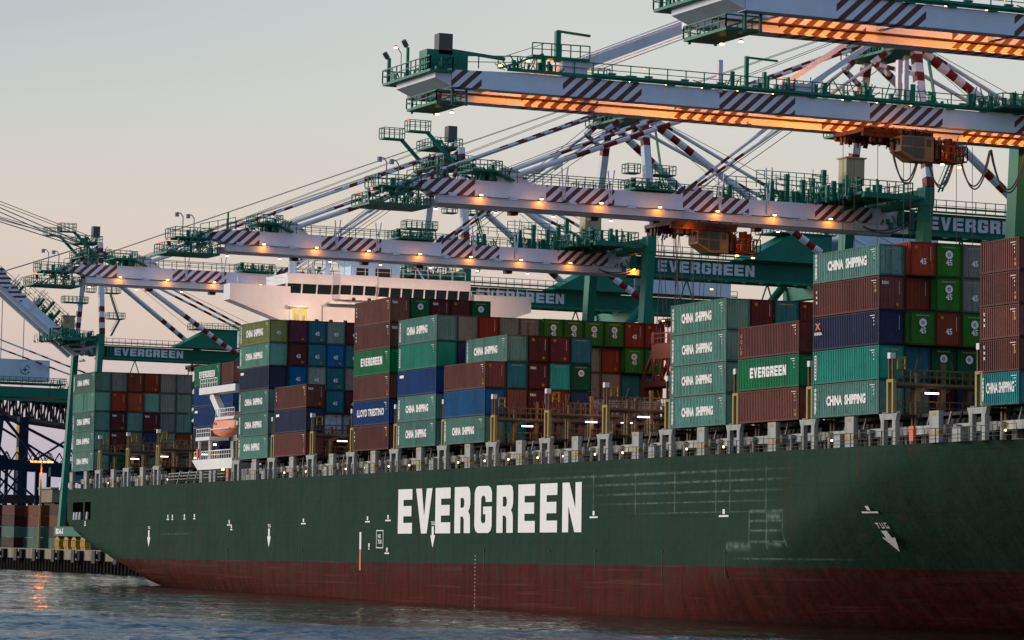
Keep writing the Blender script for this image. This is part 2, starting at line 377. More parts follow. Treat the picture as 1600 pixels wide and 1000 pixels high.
# lettering
TXT = {}
def text_mesh(s, w, h, mat='letter_white', bold=.03, th=.012):
    k = (s, round(w, 3), round(h, 3), mat)
    if k in TXT: return TXT[k]
    cu = bpy.data.curves.new('lettering', 'FONT'); cu.body = s; cu.offset = bold; cu.extrude = 0; cu.resolution_u = 2
    ob = bpy.data.objects.new('lettering_source', cu); COL.objects.link(ob)
    dg = bpy.context.evaluated_depsgraph_get(); me = bpy.data.meshes.new_from_object(ob.evaluated_get(dg))
    bpy.data.objects.remove(ob); bpy.data.curves.remove(cu)
    xs = [v.co.x for v in me.vertices] or [0, 1]; ys = [v.co.y for v in me.vertices] or [0, 1]
    x0, x1, y0, y1 = min(xs), max(xs), min(ys), max(ys)
    for v in me.vertices:
        x, y = v.co.x, v.co.y
        v.co = ((x - x0) / max(x1 - x0, 1e-5) * w, 0, (y - y0) / max(y1 - y0, 1e-5) * h)
    me.materials.clear(); me.materials.append(MATS[mat]); me.update(); TXT[k] = me; return me
GL = {
 'E': ([(0, 0), (1, 0), (1, .24), (.38, .24), (.38, .39), (.95, .39), (.95, .62), (.38, .62), (.38, .76), (1, .76), (1, 1), (0, 1)], None),
 'V': ([(0, 1), (.36, 1), (.51, .36), (.66, 1), (1, 1), (.68, 0), (.34, 0)], None),
 'R': ([(0, 0), (.38, 0), (.38, .36), (.52, .36), (.6, .30), (.61, 0), (1, 0), (.99, .34), (.95, .42), (.87, .47), (.95, .53), (1, .62), (1, .86), (.95, .96), (.84, 1), (0, 1)],
       [(.38, .55), (.56, .55), (.62, .6), (.62, .7), (.56, .76), (.38, .76)]),
 'G': ([(1, .66), (1, .86), (.93, .96), (.8, 1), (.2, 1), (.07, .96), (0, .86), (0, .14), (.07, .04), (.2, 0), (.8, 0), (.93, .04), (1, .14), (1, .56), (.5, .56), (.5, .40), (.64, .40), (.64, .26), (.58, .21), (.44, .21), (.38, .27), (.38, .73), (.44, .79), (.58, .79), (.64, .73), (.64, .66)], None),
 'N': ([(0, 0), (.32, 0), (.32, .52), (.64, 0), (1, 0), (1, 1), (.68, 1), (.68, .48), (.36, 1), (0, 1)], None)}
def block_word(word, widths, xs, h, mat, name='lettering'):
    k = (word, tuple(widths), tuple(xs), h, mat)
    if k in TXT: return TXT[k]
    mb = MB()
    for ch, w, x in zip(word, widths, xs):
        out, hole = GL[ch]
        loops = [[Vector((px, 0, py)) for px, py in out]] + ([[Vector((px, 0, py)) for px, py in hole]] if hole else [])
        tri = tessellate_polygon([[Vector((v.x, v.z, 0)) for v in lp] for lp in loops])
        pts = [v for lp in loops for v in lp]
        mb.poly([(x + v.x * w, 0, v.z * h) for v in pts], [tuple(t_) for t_ in tri])
    me = mb.mesh(name, mat); TXT[k] = me; return me
def evergreen_word(w, h, mat='letter_white'):
    pw = w / 9.; return block_word('EVERGREEN', [pw * .84] * 9, [i * pw for i in range(9)], h, mat)
def light(name, kind, loc, energy, col, size=.1, parent=None, spot=None, aim=None):
    l = bpy.data.lights.new(name, kind); l.energy = energy; l.color = col
    if kind in ('POINT', 'SPOT'): l.shadow_soft_size = size
    if spot: l.spot_size = spot; l.spot_blend = .6
    o = link(name, l, parent, loc)
    if aim is not None: o.rotation_euler = Vector(aim).to_track_quat('-Z', 'Y').to_euler()
    return o
SOD = (1, .25, .0)
# ------------------------------------------------------------------ water and sky-lit setting
def water():
    mb = MB(); mb.poly([(-6000, -1200, -.3), (1500, -1200, -.3), (1500, 3000, -.3), (-6000, 3000, -.3)], [(0, 1, 2, 3)])
    structure(mb.build('water', 'sea_water'))
water()
def ripples():
    import numpy as np
    rs = np.random.RandomState(5); st = .5
    xs = np.arange(-470, 152, st); ys = np.arange(-126, 44.4, st); X, Y = np.meshgrid(xs, ys, indexing='ij'); Z = np.zeros_like(X)
    calm = 1 / (1 + np.exp(-(Y - X + 51) / 2.5))                 # sheltered water near the hull
    gust = np.zeros_like(X)
    for _ in range(14):
        a = rs.uniform(0, 2 * np.pi); k = 2 * np.pi / rs.uniform(14, 60); gust += np.cos(k * (np.cos(a) * X + np.sin(a) * Y) + rs.uniform(0, 6.28))
    gust = np.clip(.75 + gust * .16, .15, 1.7)
    for _ in range(90):
        lam = 1.1 * (4.2 / 1.1) ** rs.rand(); a = np.radians(rs.normal(155, 38)); k = 2 * np.pi / lam
        amp = .0050 * lam ** .85; Z += amp * np.cos(k * (np.cos(a) * X + np.sin(a) * Y) + rs.uniform(0, 6.28))
    Z = Z * gust * (1.05 - .68 * calm) + .0
    nx, ny = X.shape; me = bpy.data.meshes.new('water'); me.vertices.add(nx * ny)
    me.vertices.foreach_set('co', np.stack([X, Y, Z], -1).astype('f').ravel())
    i = (np.arange(nx - 1)[:, None] * ny + np.arange(ny - 1)[None]).ravel(); q = np.stack([i, i + ny, i + ny + 1, i + 1], -1).ravel(); n = len(i)
    me.loops.add(n * 4); me.loops.foreach_set('vertex_index', q); me.polygons.add(n); me.polygons.foreach_set('loop_start', np.arange(n) * 4)
    me.polygons.foreach_set('use_smooth', np.ones(n, bool)); me.update(calc_edges=True); me.materials.append(MATS['sea_water'])
    structure(link('water', me))
ripples()

# ------------------------------------------------------------------ ship
LBX = [14.09, .06, -13.89, -27.92, -41.88, -55.86, -69.91, -83.89, -97.66, -112.04, -126.01, -139.81, -154.05, -167.7]
LBS = [-201.97, -216.19, -230.24, -243.9]
DECK, BASE, BEAM = 15.35, 18.0, 42.6
ship = thing('container_ship', 'huge green container ship with red underside moored along the quay', 'container ship')
def interp(tab, x):
    for a, b in zip(tab, tab[1:]):
        if a[0] <= x <= b[0]:
            k = (x - a[0]) / (b[0] - a[0]); k = k * k * (3 - 2 * k) if False else k
            return [p + (q - p) * k for p, q in zip(a[1:], b[1:])]
    return list(tab[0][1:]) if x < tab[0][0] else list(tab[-1][1:])
STERN = [(-245.3, 10.9, 7.6, 21, 3.0), (-241, 9.6, 6.3, 21, 3.0), (-236, 8.5, 4.9, 21, 3.0), (-230, 7.6, 3.3, 21, 2.9), (-222, 6.6, .9, 21, 2.7), (-213, 5.8, -1.9, 21, 2.6),
         (-200, 5.2, -4, 19, 2.3), (-185, 4.8, -5, 13, 2.1), (-167, 4.2, -5, 9, 2.0), (-140, 2.5, -5, 6, 2.0), (-110, 0, -5, 2, 2.0), (-90, -3, -5, 0, 2.0)]
BOW = [(-46, 0, 0, 1), (-38, 0, .6, 3), (-30, 0, 1.9, 5), (-22, 0, 4.0, 7.0), (-15, 0, 7.0, 9.6), (-6, 0, 11.2, 12.8), (2, .15, 15, 15.0), (10, .6, 17.5, 15.6), (18, 1.6, 19.2, 15.8), (26, 3.6, 20.3, 16), (34, 7.0, 20.8, 16), (41, 12, 20.9, 16), (45, 16.5, 20.95, 16), (48, 21, 21, 16)]
ZL = [-3, -1.5, 0, .7, 1.4, 2.2, 3, 3.8, 4.6, 5.2, 6, 6.8, 7.6, 8.4, 9.2, 10, 11, 12, 13, 14.2, 15.35]
def hull_pt(x, z):
    if x < -90:
        zf, zb, amp, p = interp(STERN, x); z = max(z, zb)
        s = max(0., min(1., (zf - z) / max(zf - zb, .1))); return min(20.9, amp * s ** p), z
    if x > -46:
        yd, a, zr = interp(BOW, x); s = max(0, min(1.2, (zr - z) / zr)); return min(20.98, yd + (a - yd) * s ** 1.45), z
    return 0., z
def build_hull():
    xs = [-245.3, -243, -241, -238, -236, -233, -230, -226, -222, -218, -213, -208, -203, -198, -190, -180, -170, -160, -150, -140, -125, -110, -100, -90, -60] + [-46 + 2 * i for i in range(48)]
    v = []; f = []
    for x in xs:
        for z in ZL:
            y, zz = hull_pt(x, z); v.append((x, y, zz))
    n = len(ZL); m = len(xs); far = len(v)
    v += [(a, BEAM - b, c) for a, b, c in v]
    for i in range(m - 1):
        for j in range(n - 1):
            a, b, c, d = i * n + j, (i + 1) * n + j, (i + 1) * n + j + 1, i * n + j + 1
            f.append((a, b, c, d)); f.append((far + d, far + c, far + b, far + a))
        a, b = i * n + n - 1, (i + 1) * n + n - 1
        f.append((a, b, far + b, far + a)); f.append((i * n, far + i * n, far + (i + 1) * n, (i + 1) * n))
    for j in range(n - 1): f.append((j, j + 1, far + j + 1, far + j))
    mb = MB(); mb.v = v; mb.f = f; mb.m = [0] * len(f)
    me = mb.mesh('hull', 'hull_paint')
    me.polygons.foreach_set('use_smooth', [True] * len(me.polygons))
    me.set_sharp_from_angle(angle=R(40)) if hasattr(me, 'set_sharp_from_angle') else None
    return link('hull', me, ship)
hull = build_hull()
def on_hull(name, mesh, x, z, off=.05, parent=hull): return link(name, mesh, parent, (x, -off, z))
# the name along the side
word = block_word('EVERGREEN', [4.28, 4.83, 4.33, 4.39, 4.7, 4.35, 4.3, 4.26, 4.63], [0, 5.39, 11.15, 16.66, 22.24, 28.22, 33.9, 39.49, 45.0], 4.95, 'letter_white')
on_hull('name_lettering', word, -109.9, 8.38)
def arrow_mesh():
    mb = MB(); mb.poly([(-.32, 0, 2.0), (.32, 0, 2.0), (.32, 0, 1.0), (.72, 0, 1.05), (0, 0, -.35), (-.72, 0, 1.05), (-.32, 0, 1.0)], [(0, 1, 2, 3, 4, 5, 6)]); return mb.mesh('tug_arrow', 'letter_white')
AR = arrow_mesh(); TUG = text_mesh('TUG', 1.05, .42)
def draped(name, pts, parent, off=.06):
    """paint that follows the curve of the shell"""
    n = 6; mb = MB(); mb.poly([(x, hull_pt(x, z)[0] - off, z) for x, z in pts], [tuple(range(len(pts)))]); return mb.build(name, 'letter_white', parent)
BX = -4.6
draped('tug_arrow', [(BX - .32, 8.35), (BX + .32, 8.35), (BX + .32, 7.75)] + [(BX + .72, 7.8), (BX, 6.6), (BX - .72, 7.8), (BX - .32, 7.75)], hull, .35)
for gx, gp in ((-.62, ((0, 1, .36, .46), (.14, .22, 0, .36))), (-.12, ((0, .08, 0, .46), (.24, .32, 0, .46), (.08, .24, 0, .09))), (.38, ((0, .08, 0, .46), (.08, .34, 0, .08), (.08, .34, .38, .46), (.26, .34, .08, .24)))):
    for a, b, c, d in gp:
        b = .36 if b == 1 else b; draped('lettering', [(BX + gx + a, 8.55 + c), (BX + gx + b, 8.55 + c), (BX + gx + b, 8.55 + d), (BX + gx + a, 8.55 + d)], hull, .2)
draped('draught_mark', [(-6, 9.8), (-4, 9.8), (-4, 9.94), (-6, 9.94)], hull, .2); draped('draught_mark', [(-5.2, 10.05), (-4.8, 10.05), (-4.8, 10.4), (-5.2, 10.4)], hull, .2)
for x in (-203.9, -153.7, -99.4):
    y, _ = hull_pt(x + .5, 8.0); y2, _ = hull_pt(x + .5, 9.3)
    o = link('tug_arrow', AR, hull, (x, y - (.06 if x < -10 else .5), 7.15))
    if x > 0: o.rotation_euler = (-.50, -.22, .42); o.location = (x + .3, y - .5, 7.2)
    o = link('lettering', TUG, hull, (x - .5, y2 - (.06 if x < -10 else .1), 9.28))
    if x > 0: o.rotation_euler = (-.50, -.05, .42); o.location = (x - .35, y2 - .45, 9.4)
def hull_marks():
    mb = MB()
    for x, z, w in ((-57.4, 9.75, 1.9), (-29.3, 9.65, 1.9), (-119.5, 9.7, 1.5), (-113.0, 9.8, 1.7), (-141.2, 9.6, 1.7), (-169.3, 9.6, 1.7), (-195.4, 10.5, 1.1), (-193.4, 10.5, .7), (-188.1, 10.5, .8), (-183.8, 10.5, .9), (-113.2, 6.1, 1.4), (-118.9, 6.6, .4), (-235.5, 9.9, .8), (-168.4, 9.0, .8)):
        mb.poly([(x - w / 2, -.05, z), (x + w / 2, -.05, z), (x + w / 2, -.05, z + .16), (x - w / 2, -.05, z + .16)], [(0, 1, 2, 3)])
        mb.poly([(x - .22, -.05, z + .26), (x + .22, -.05, z + .26), (x + .22, -.05, z + .7), (x - .22, -.05, z + .7)], [(0, 1, 2, 3)])
    for k in range(15):                                   # draught marks down the red
        z = 5.9 - k * .4; mb.poly([(-87.36, -.05, z), (-87.24, -.05, z), (-87.24, -.05, z + .1), (-87.36, -.05, z + .1)], [(0, 1, 2, 3)])
    mb.build('draught_marks', 'letter_white', hull, None)
    mb = MB(); mb.box(-121.9, -121.35, -.09, .05, 6.6, 8.6, 0); mb.box(-121.9, -121.35, -.09, .05, 4.2, 6.57, 1); mb.build('pilot_mark', ['letter_white', 'orange_paint'], hull)
    mb = MB()
    for a in ((-116.6, -116.5, 6.75, 8.8), (-114.5, -114.4, 6.75, 8.8), (-116.5, -114.5, 8.7, 8.8), (-116.5, -114.5, 6.75, 6.85)): mb.box(a[0], a[1], -.06, .02, a[2], a[3])
    sgn = mb.build('no_tug_frame', 'letter_white', hull)
    link('lettering', text_mesh('NO\nTUG', 1.2, 1.1), sgn, (-116.1, -.06, 7.25))
hull_marks()
# mooring openings in the stern quarter: recess shade painted as black panels, white rollers
mb = MB(); mb.box(-242.2, -236.9, -.03, .02, 10.8, 13.4); mb.box(-235.9, -232.9, -.03, .02, 10.8, 13.4); mo = mb.build('mooring_opening', 'recess_shade', hull, None)
mb = MB()
for x in (-241.2, -239.8, -238.2, -234.4): mb.tube((x, -.02, 10.85), (x + .2, -.02, 11.9), .28, 8)
mb.build('mooring_roller', 'letter_white', mo)
# rubbing drips: scuppers
mb = MB()
for x in (-170, -141.5, -112.6, -99.2, -85, -68, -57, -42, -29): mb.tube((x, -.07, 6.55), (x, .02, 6.55), .16, 8); mb.box(x - .07, x + .07, -.03, .02, 4.2, 6.5)
mb.build('scupper_stain', 'dark_steel', hull)

# deck edge: rails, pillars, coamings
mb = MB(); mb.rail((-244, .12, DECK), (20, .12, DECK), 1.15, 1.75, .022, mi=0); mb.beam((-244, .12, DECK + .3), (20, .12, DECK + .3), .03)
mb.build('side_rail', 'rail_dark', ship, None)
mb = MB(); mb.box(-245, 30, 2.6, 40, DECK + .01, DECK + .05); mb.build('deck_plating', 'deck_dark', ship)
def twin_pillar_mesh():
    mb = MB()
    for s in (-1, 1):
        mb.box(s * .95 - .26, s * .95 + .26, .15, .55, DECK, 17.3)
        mb.poly([(s * .69, .152, 17.3), (s * 1.21, .152, 17.3), (s * 1.5, .152, 17.95), (s * .69, .152, 17.95), (s * .69, .548, 17.3), (s * 1.21, .548, 17.3), (s * 1.5, .548, 17.95), (s * .69, .548, 17.95)],
                [(0, 1, 2, 3), (4, 7, 6, 5), (0, 4, 5, 1), (1, 5, 6, 2), (2, 6, 7, 3), (3, 7, 4, 0)])
    mb.box(-.685, .685, .16, .54, 17.45, 17.94)
    for s in (-1.35, -1.0, 1.0, 1.35): mb.tube((s, .5, 17.95), (s, .5, 18.1), .12, 6)
    return mb.mesh('lashing_pillar', 'deck_grey')
TP = twin_pillar_mesh()
def single_pillar_mesh():
    mb = MB(); mb.box(-.75, .75, .15, .6, DECK, 17.92, 0); mb.box(-.75, -.2, .14, .61, 16.0, 16.3, 1); mb.box(.2, .755, .14, .61, 16.0, 16.3, 1); mb.box(-.3, .3, .14, .61, 17.5, 17.75, 1)
    return mb.mesh('support_pillar', ['deck_grey', 'yellow_paint'])
SP = single_pillar_mesh()
for x in LBX + LBS[:3]: link('lashing_pillar', TP, ship, (x, 0, 0))
mids = [(a + b) / 2 for a, b in zip(LBX, LBX[1:])] + [(a + b) / 2 for a, b in zip(LBS, LBS[1:])]
for x in mids: link('support_pillar', SP, ship, (x + .4, 0, 0))
link('support_pillar', SP, ship, (-244.2, 0, 0))
def coaming_mesh(L_):
    mb = MB(); mb.box(0, L_, 2.6, 2.8, DECK, 16.9, 0); mb.box(-1.2, L_ + 1.2, 1.2, 1.5, 16.15, 16.85, 2)
    mb.box(0, L_, 2.2, 40.4, 16.92, 17.35, 1)
    for k in range(7): x = .6 + k * L_ / 7; mb.beam((x, 1.9, 16.85), (x + .5, 1.9, 17.9), .16, mi=0 if k % 2 else 1)
    for k in range(5): x = 1.0 + k * L_ / 5; mb.box(x, x + .9, 2.5, 2.58, 15.5, 16.15, 1)
    mb.box(.3, L_ - .3, 1.9, 40.6, 17.6, 17.88, 1)
    return mb.mesh('hatch_coaming', ['hatch_grey', 'deck_dark', 'deck_grey'])
CM = coaming_mesh(11.6)
for x in LBX[1:] + LBS[1:]: link('hatch_coaming', CM, ship, (x + 1.2, 0, 0))
link('hatch_coaming', CM, ship, (LBX[0] + 1.2, 0, 0))
# white lockers, posts, lamps along the side passage
lk = MB(); lk.box(-.65, .65, .3, 1.2, DECK, 16.55); LK = lk.mesh('locker', 'deck_grey')
vp = MB(); vp.tube((0, 1.0, DECK), (0, 1.0, 16.4), .17, 8); vp.tube((0, 1.0, 16.4), (0, 1.0, 16.75), .3, 8); VP = vp.mesh('vent_post', 'deck_grey')
lm = MB(); lm.tube((0, .9, 16.05), (0, .78, 16.05), .10, 10); LMM = {k: lm.mesh('passage_lamp', k) for k in ('bulb_warm', 'lamp_pink')}
rnd = random.Random(3)
for i, x in enumerate(LBX[:-1] + LBS[:3]):
    if i % 2 == 0 or rnd.random() < .4: link('locker', LK, ship, (x + 5.0 if i % 4 else x - 3.4, 0, 0))
    link('vent_post', VP, ship, (x - 4.4, 0, 0)); link('vent_post', VP, ship, (x + 2.4, 0, 0))
    for dx in (3.1, -3.3):
        if rnd.random() < .8:
            k = 'lamp_pink' if rnd.random() < .4 else 'bulb_warm'
            link('passage_lamp', LMM[k], ship, (x + dx, 0, 0))
            light('passage_glow', 'POINT', (x + dx, .55, 16.1), 5, (1, .66, .35), .1, ship)

def lashing_bridge_mesh():
    mb = MB()
    for s in (-.42, .42): mb.box(s - .13, s + .13, .3, .62, 18.0, 20.55, 1); mb.box(s * .72 - .07, s * .72 + .07, .35, .55, 20.55, 22.5, 0)
    mb.box(-.55, .55, .3, .62, 20.55, 20.8, 1)
    for k in range(17):
        y = 2.72 + k * 2.5
        mb.box(-.42, -.16, y - .16, y + .16, DECK, 20.3, 0); mb.box(.16, .46, y - .16, y + .16, DECK, 22.35 if k % 2 else 21.4, 0)
        if k < 16: mb.box(-.2, .2, y + .9, y + 1.6, 15.4, 17.7, 2); mb.poly([(.3, y + .16, 19.6), (.3, y + .16, 20.1), (.3, y + .8, 20.1)], [(0, 1, 2)], 0)
    mb.box(-.55, .62, .65, BEAM - .8, 20.12, 20.3, 2); mb.box(.45, .6, .65, BEAM - .8, 20.31, 20.5, 0)
    mb.box(-.55, .62, .65, BEAM - .8, 17.72, 17.9, 2)
    mb.rail((.6, .7, 20.5), (.6, BEAM - 1, 20.5), 1.1, 1.25, .035, mi=0); mb.rail((-.5, .7, 20.5), (-.5, BEAM - 1, 20.5), 1.1, 1.25, .035, mi=0)
    mb.rail((.6, .7, 17.9), (.6, BEAM - 1, 17.9), 1.1, 1.25, .035, mi=0)
    for k in range(40):
        y = 1.2 + k; mb.beam((.5, y, 20.9), (.55 + .3 * math.sin(k * 3.1), y + .5 * math.sin(k), 22.0 + .5 * math.sin(k * 1.7)), .05, mi=0)
    return mb.mesh('lashing_bridge', ['rust_lamp_tint', 'bridge_yellow', 'deck_dark'])
LBM = lashing_bridge_mesh()
tb = MB(); tb.box(.66, .74, -.65, .65, -.07, .07); TB = tb.mesh('tube_light', 'tube_light')
fl = MB(); fl.box(-.22, .22, .2, .7, 22.5, 23.0); FL = fl.mesh('floodlight', 'white_paint')
yf = MB(); yf.box(.3, .42, .8, .9, 21.6, 22.7); yf.box(.3, .42, 1.5, 1.6, 21.6, 22.7); yf.box(.3, .42, .9, 1.5, 22.5, 22.68); yf.box(.3, .42, .9, 1.5, 21.9, 22.05); YF = yf.mesh('ladder_guard', 'yellow_paint')
for x in LBX + LBS[:3]:
    o = link('lashing_bridge', LBM, ship, (x, 0, 0)); link('floodlight', FL, o); link('ladder_guard', YF, o)
    tl = {.06: [3.9], -41.88: [4.4, 11], -55.86: [4.2], -69.91: [5, 9], -83.89: [4], -139.81: [4.0], -201.97: [6.8], -216.19: [5.5, 11], -230.24: [5.5], -154.05: [6]}
    for k, ys in tl.items():
        if abs(k - x) < .2:
            for y in ys: link('tube_light', TB, o, (0, y, 19.7)); light('tube_glow', 'POINT', (1.0, y, 19.6), 22, (1, .62, .5), .3, o)
    if x in (-41.88, -55.86, -69.91, -83.89): light('tube_glow', 'POINT', (2.2, 6, 21.8), 60, (1, .5, .2), .3, o)

# ------------------------------------------------------------------ accommodation
FX = -170.8
house = MB()
house.box(FX - 12, FX, 8.2, 34.5, DECK, 38.9); house.box(FX - 12.5, FX - .4, 7.6, 35, 38.9, 39.45)
deckhouse = house.build('deckhouse', 'white_paint', ship)
mb = MB()   # bridge wings: deep at the house, tapering outboard
for s in (0, 1):
    Y_ = lambda y: y if s == 0 else BEAM - y
    pts = [(0.0, 41.0), (8.3, 40.9), (8.3, 36.2), (6.6, 36.6), (0.0, 38.9)]
    a = [(FX - 2.7, Y_(y), z) for y, z in pts] + [(FX - .1, Y_(y), z) for y, z in pts]
    fs = [(0, 1, 2, 3, 4), (9, 8, 7, 6, 5)] + [(i, (i + 1) % 5, 5 + (i + 1) % 5, 5 + i) for i in range(5)]
    if s == 0: fs = [tuple(reversed(q)) for q in fs]
    mb.poly(a, fs)
mb.build('bridge_wing', 'white_paint', deckhouse)
def wheelhouse():
    plan = [(7.9, FX - .5), (14.2, FX - .5), (14.9, FX + .6), (20.0, FX + .6), (20.7, FX - .5), (33.8, FX - .5), (33.8, FX - 9), (7.9, FX - 9)]
    def ring(z, out=0): return [(x + out, y, z) for y, x in plan]
    mb = MB(); n = len(plan)
    for z0, z1, out in ((39.46, 40.1, 0), (41.35, 42.7, .25)):
        a = ring(z0, 0 if out == 0 else out) + ring(z1, out); mb.poly(a, [tuple(range(n)), tuple(range(2 * n - 1, n - 1, -1))] + [(i, n + i, n + (i + 1) % n, (i + 1) % n) for i in range(n)])
    wh = mb.build('wheelhouse', 'white_paint', deckhouse)
    mb = MB(); a = [(x - .25, y, 40.1) for y, x in plan] + [(x + .02, y, 41.36) for y, x in plan]; mb.poly(a, [(i, n + i, n + (i + 1) % n, (i + 1) % n) for i in range(n)])
    mb.build('window_glass', 'glass_dark', deckhouse)
    mb = MB()
    for (ya, xa), (yb, xb), k in ((plan[0], plan[1], 3), (plan[1], plan[2], 1), (plan[2], plan[3], 3), (plan[3], plan[4], 1), (plan[4], plan[5], 8)):
        for i in range(k + 1):
            t = i / k; y, x = ya + (yb - ya) * t, xa + (xb - xa) * t; mb.beam((x - .18, y, 40.1), (x + .12, y, 41.36), .14, .18)
    mb.build('window_mullion', 'white_paint', deckhouse)
    mb = MB(); mb.rail((FX + 1.2, 13.2, 39.05), (FX + 1.2, 22.6, 39.05), .9, 1.6, .022, False); mb.rail((FX - .2, 8, 42.75), (FX - .2, 33, 42.75), 1.1, 1.8, .03); mb.rail((FX, 33.8, 40.4), (FX, 40, 40.4), 1.0, 1.6, .03)
    mb.build('bridge_railing', 'white_paint', deckhouse)
wheelhouse()
mb = MB(); mb.box(FX + .02, FX + 1.3, 13.2, 22.6, 38.8, 39.05); mb.box(FX + .02, FX + .9, 7.6, 10.6, 38.2, 38.4); mb.box(FX + .01, FX + 1.2, 20.8, 33.8, 39.3, 39.4); mb.build('balcony', 'white_paint', deckhouse)
mb = MB()
for y in (11.7, 13.7, 15.7): mb.box(FX - .1, FX + .04, y, y + .5, 35.9, 36.75)
mb.build('porthole_window', 'glass_dark', deckhouse)
mb = MB(); mb.box(FX - .1, FX + .03, 7.9 + .6, 10.6, 35.6, 38.0); al = mb.build('door_alcove', 'alcove_lit', deckhouse)  # glowing panel paints in the yellow light inside the alcove
mb = MB(); mb.box(FX + .04, FX + .06, 8.8, 9.5, 35.6, 37.4); mb.box(FX + .04, FX + .06, 9.9, 10.3, 36.2, 37.2); mb.build('door', 'beige_paint', deckhouse)
for y in (18.8, 16.6, 25.2, 32.6):
    mb = MB(); mb.box(FX + .55, FX + .75, y, y + .45, 39.3, 39.75); mb.build('wall_lamp_box', 'dark_steel', deckhouse)
# radar mast, domes, funnel casing
mb = MB(); mb.tube((FX - 6, 10.6, 42.7), (FX - 6, 10.6, 46.2), .55, 12); mb.tube((FX - 6, 10.6, 46.2), (FX - 6, 10.6, 46.8), .85, 12); mb.tube((FX - 6, 15.5, 42.7), (FX - 6, 15.5, 46.6), .35, 10); mb.tube((FX - 4, 12.8, 42.7), (FX - 4, 12.8, 44.6), .08, 6)
mb.box(FX - 9, FX - 5, 18.5, 25.5, 42.7, 44.5); mb.poly([(FX - 9, 17.2, 45.6), (FX - 5, 17.2, 45.6), (FX - 5, 27.4, 45.6), (FX - 9, 27.4, 45.6), (FX - 9, 19.0, 44.5), (FX - 5, 19.0, 44.5), (FX - 5, 25, 44.5), (FX - 9, 25, 44.5)], [(0, 1, 2, 3), (7, 6, 5, 4), (0, 4, 5, 1), (1, 5, 6, 2), (2, 6, 7, 3), (3, 7, 4, 0)])
for k, (y0, z0, y1, z1) in enumerate(((17, 45.7, 14, 43), (27.5, 45.7, 29.5, 43), (20, 45.6, 20, 48), (24, 45.6, 24, 49.5), (22, 45.6, 22, 47))): mb.tube((FX - 6, y0, z0), (FX - 6, y1, z1), .1, 6)
mb.box(FX - 4.95, FX - 4.8, 19.3, 20.9, 42.9, 44.2, 1); mb.box(FX - 4.95, FX - 4.8, 22.0, 24.2, 42.9, 44.3, 1)
mb.build('radar_mast', ['house_blue', 'dark_steel'], deckhouse)
light('alcove_glow', 'POINT', (FX + 1.2, 9.4, 37.6), 60, (1, .75, .4), .2, deckhouse)
mb = MB()
for y, z0, z1 in ((17.4, 33, 38.7), (21.8, 36.5, 38.7), (24.5, 35, 39.2), (29.2, 35, 39.2), (12.7, 33, 38.6)): mb.tube((FX + .12, y, z0), (FX + .12, y, z1), .07, 6)
for k in range(12): mb.beam((FX + .12, 18.6, 34.2 + k * .38), (FX + .12, 19.1, 34.2 + k * .38), .05)
for y in (18.6, 19.1): mb.beam((FX + .12, y, 34), (FX + .12, y, 38.8), .06)
mb.build('pipe_run', 'deck_grey', deckhouse)
mb = MB()
for y in (23.0, 26.4, 30.5): mb.box(FX - .05, FX + .16, y, y + .9, 37.2, 37.9)
mb.build('wall_vent', 'deck_grey', deckhouse)
mb = MB(); mb.rail((FX - .2, 1.0, 41.0), (FX - .2, 7.6, 41.0), 1.0, 1.3, .025); mb.rail((FX - .2, 35, 41.0), (FX - .2, 42, 41.0), 1.0, 1.3, .025); mb.build('bridge_railing', 'white_paint', deckhouse)
mb = MB()
for y, h in ((9.5, 1.6), (16.8, 2.6), (27.8, 2.2), (30.4, 3.4), (32.2, 1.4)): mb.beam((FX - 3, y, 42.7), (FX - 3, y, 42.7 + h), .07)
mb.build('antenna', 'cable_light', deckhouse)
# mast on the aft deck beside the lifeboat: davit frame, platforms
mb = MB(); mb.box(-184.2, -169.2, .4, 2.2, 27.0, 27.9)
mb.beam((-180.5, 1.2, 27.0), (-176.2, 1.2, 23.8), .8, 1.2); mb.box(-171.2, -170.0, 2.9, 3.9, 18.6, 27.0); mb.box(-177, -169.3, .3, 2.4, 23.4, 23.75)
mb.box(-185, -179.2, .3, 3.0, 20.9, 21.35)
for x in (-184.4, -180.0): mb.box(x, x + .3, .5, .8, 18.2, 20.9)
mb.poly([(-186.2, .2, 18.35), (-169.4, .2, 18.35), (-169.4, .2, 17.0), (-183.6, .2, 17.0), (-186.2, 2.8, 18.35), (-169.4, 2.8, 18.35), (-169.4, 2.8, 17.0), (-183.6, 2.8, 17.0)], [(0, 3, 2, 1), (4, 5, 6, 7), (0, 1, 5, 4), (3, 7, 6, 2), (1, 2, 6, 5), (0, 4, 7, 3)])
for x0, x1, z in ((-183.8, -176.8, 27.9), (-177, -169.5, 23.75), (-185, -179.2, 21.35), (-185.8, -169.6, 18.35)): mb.rail((x0, .45, z), (x1, .45, z), 1.1, .95, .045)
mb.build('davit_frame', 'white_paint', ship, 1.2)
mb = MB()
for x, w in ((-184, 1.1), (-180, 1.0), (-178.2, 1.0)): mb.box(x, x + w, .6, 1.6, DECK, 16.9)
for x in (-186.5, -190, -194): mb.beam((x, .8, DECK), (x + 1.5, .8, 17.0), .35, .2)
for z in (16.0, 16.4, 16.8): mb.tube((-198, .8, z), (-174, .8, z), .08, 6)
mb.box(-170.6, -169.6, .4, 1.0, DECK, 20.5); mb.box(-172.4, -171.2, .4, 1.0, DECK, 18)
mb.build('deck_machinery', 'deck_grey', ship)
mb = MB()
for x, z in ((-184.0, 18.6), (-171.2, 15.7), (3.6, 15.6)): mb.box(x, x + .7, .1, .3, z, z + 1.2)
mb.build('life_ring_box', 'orange_paint', ship)
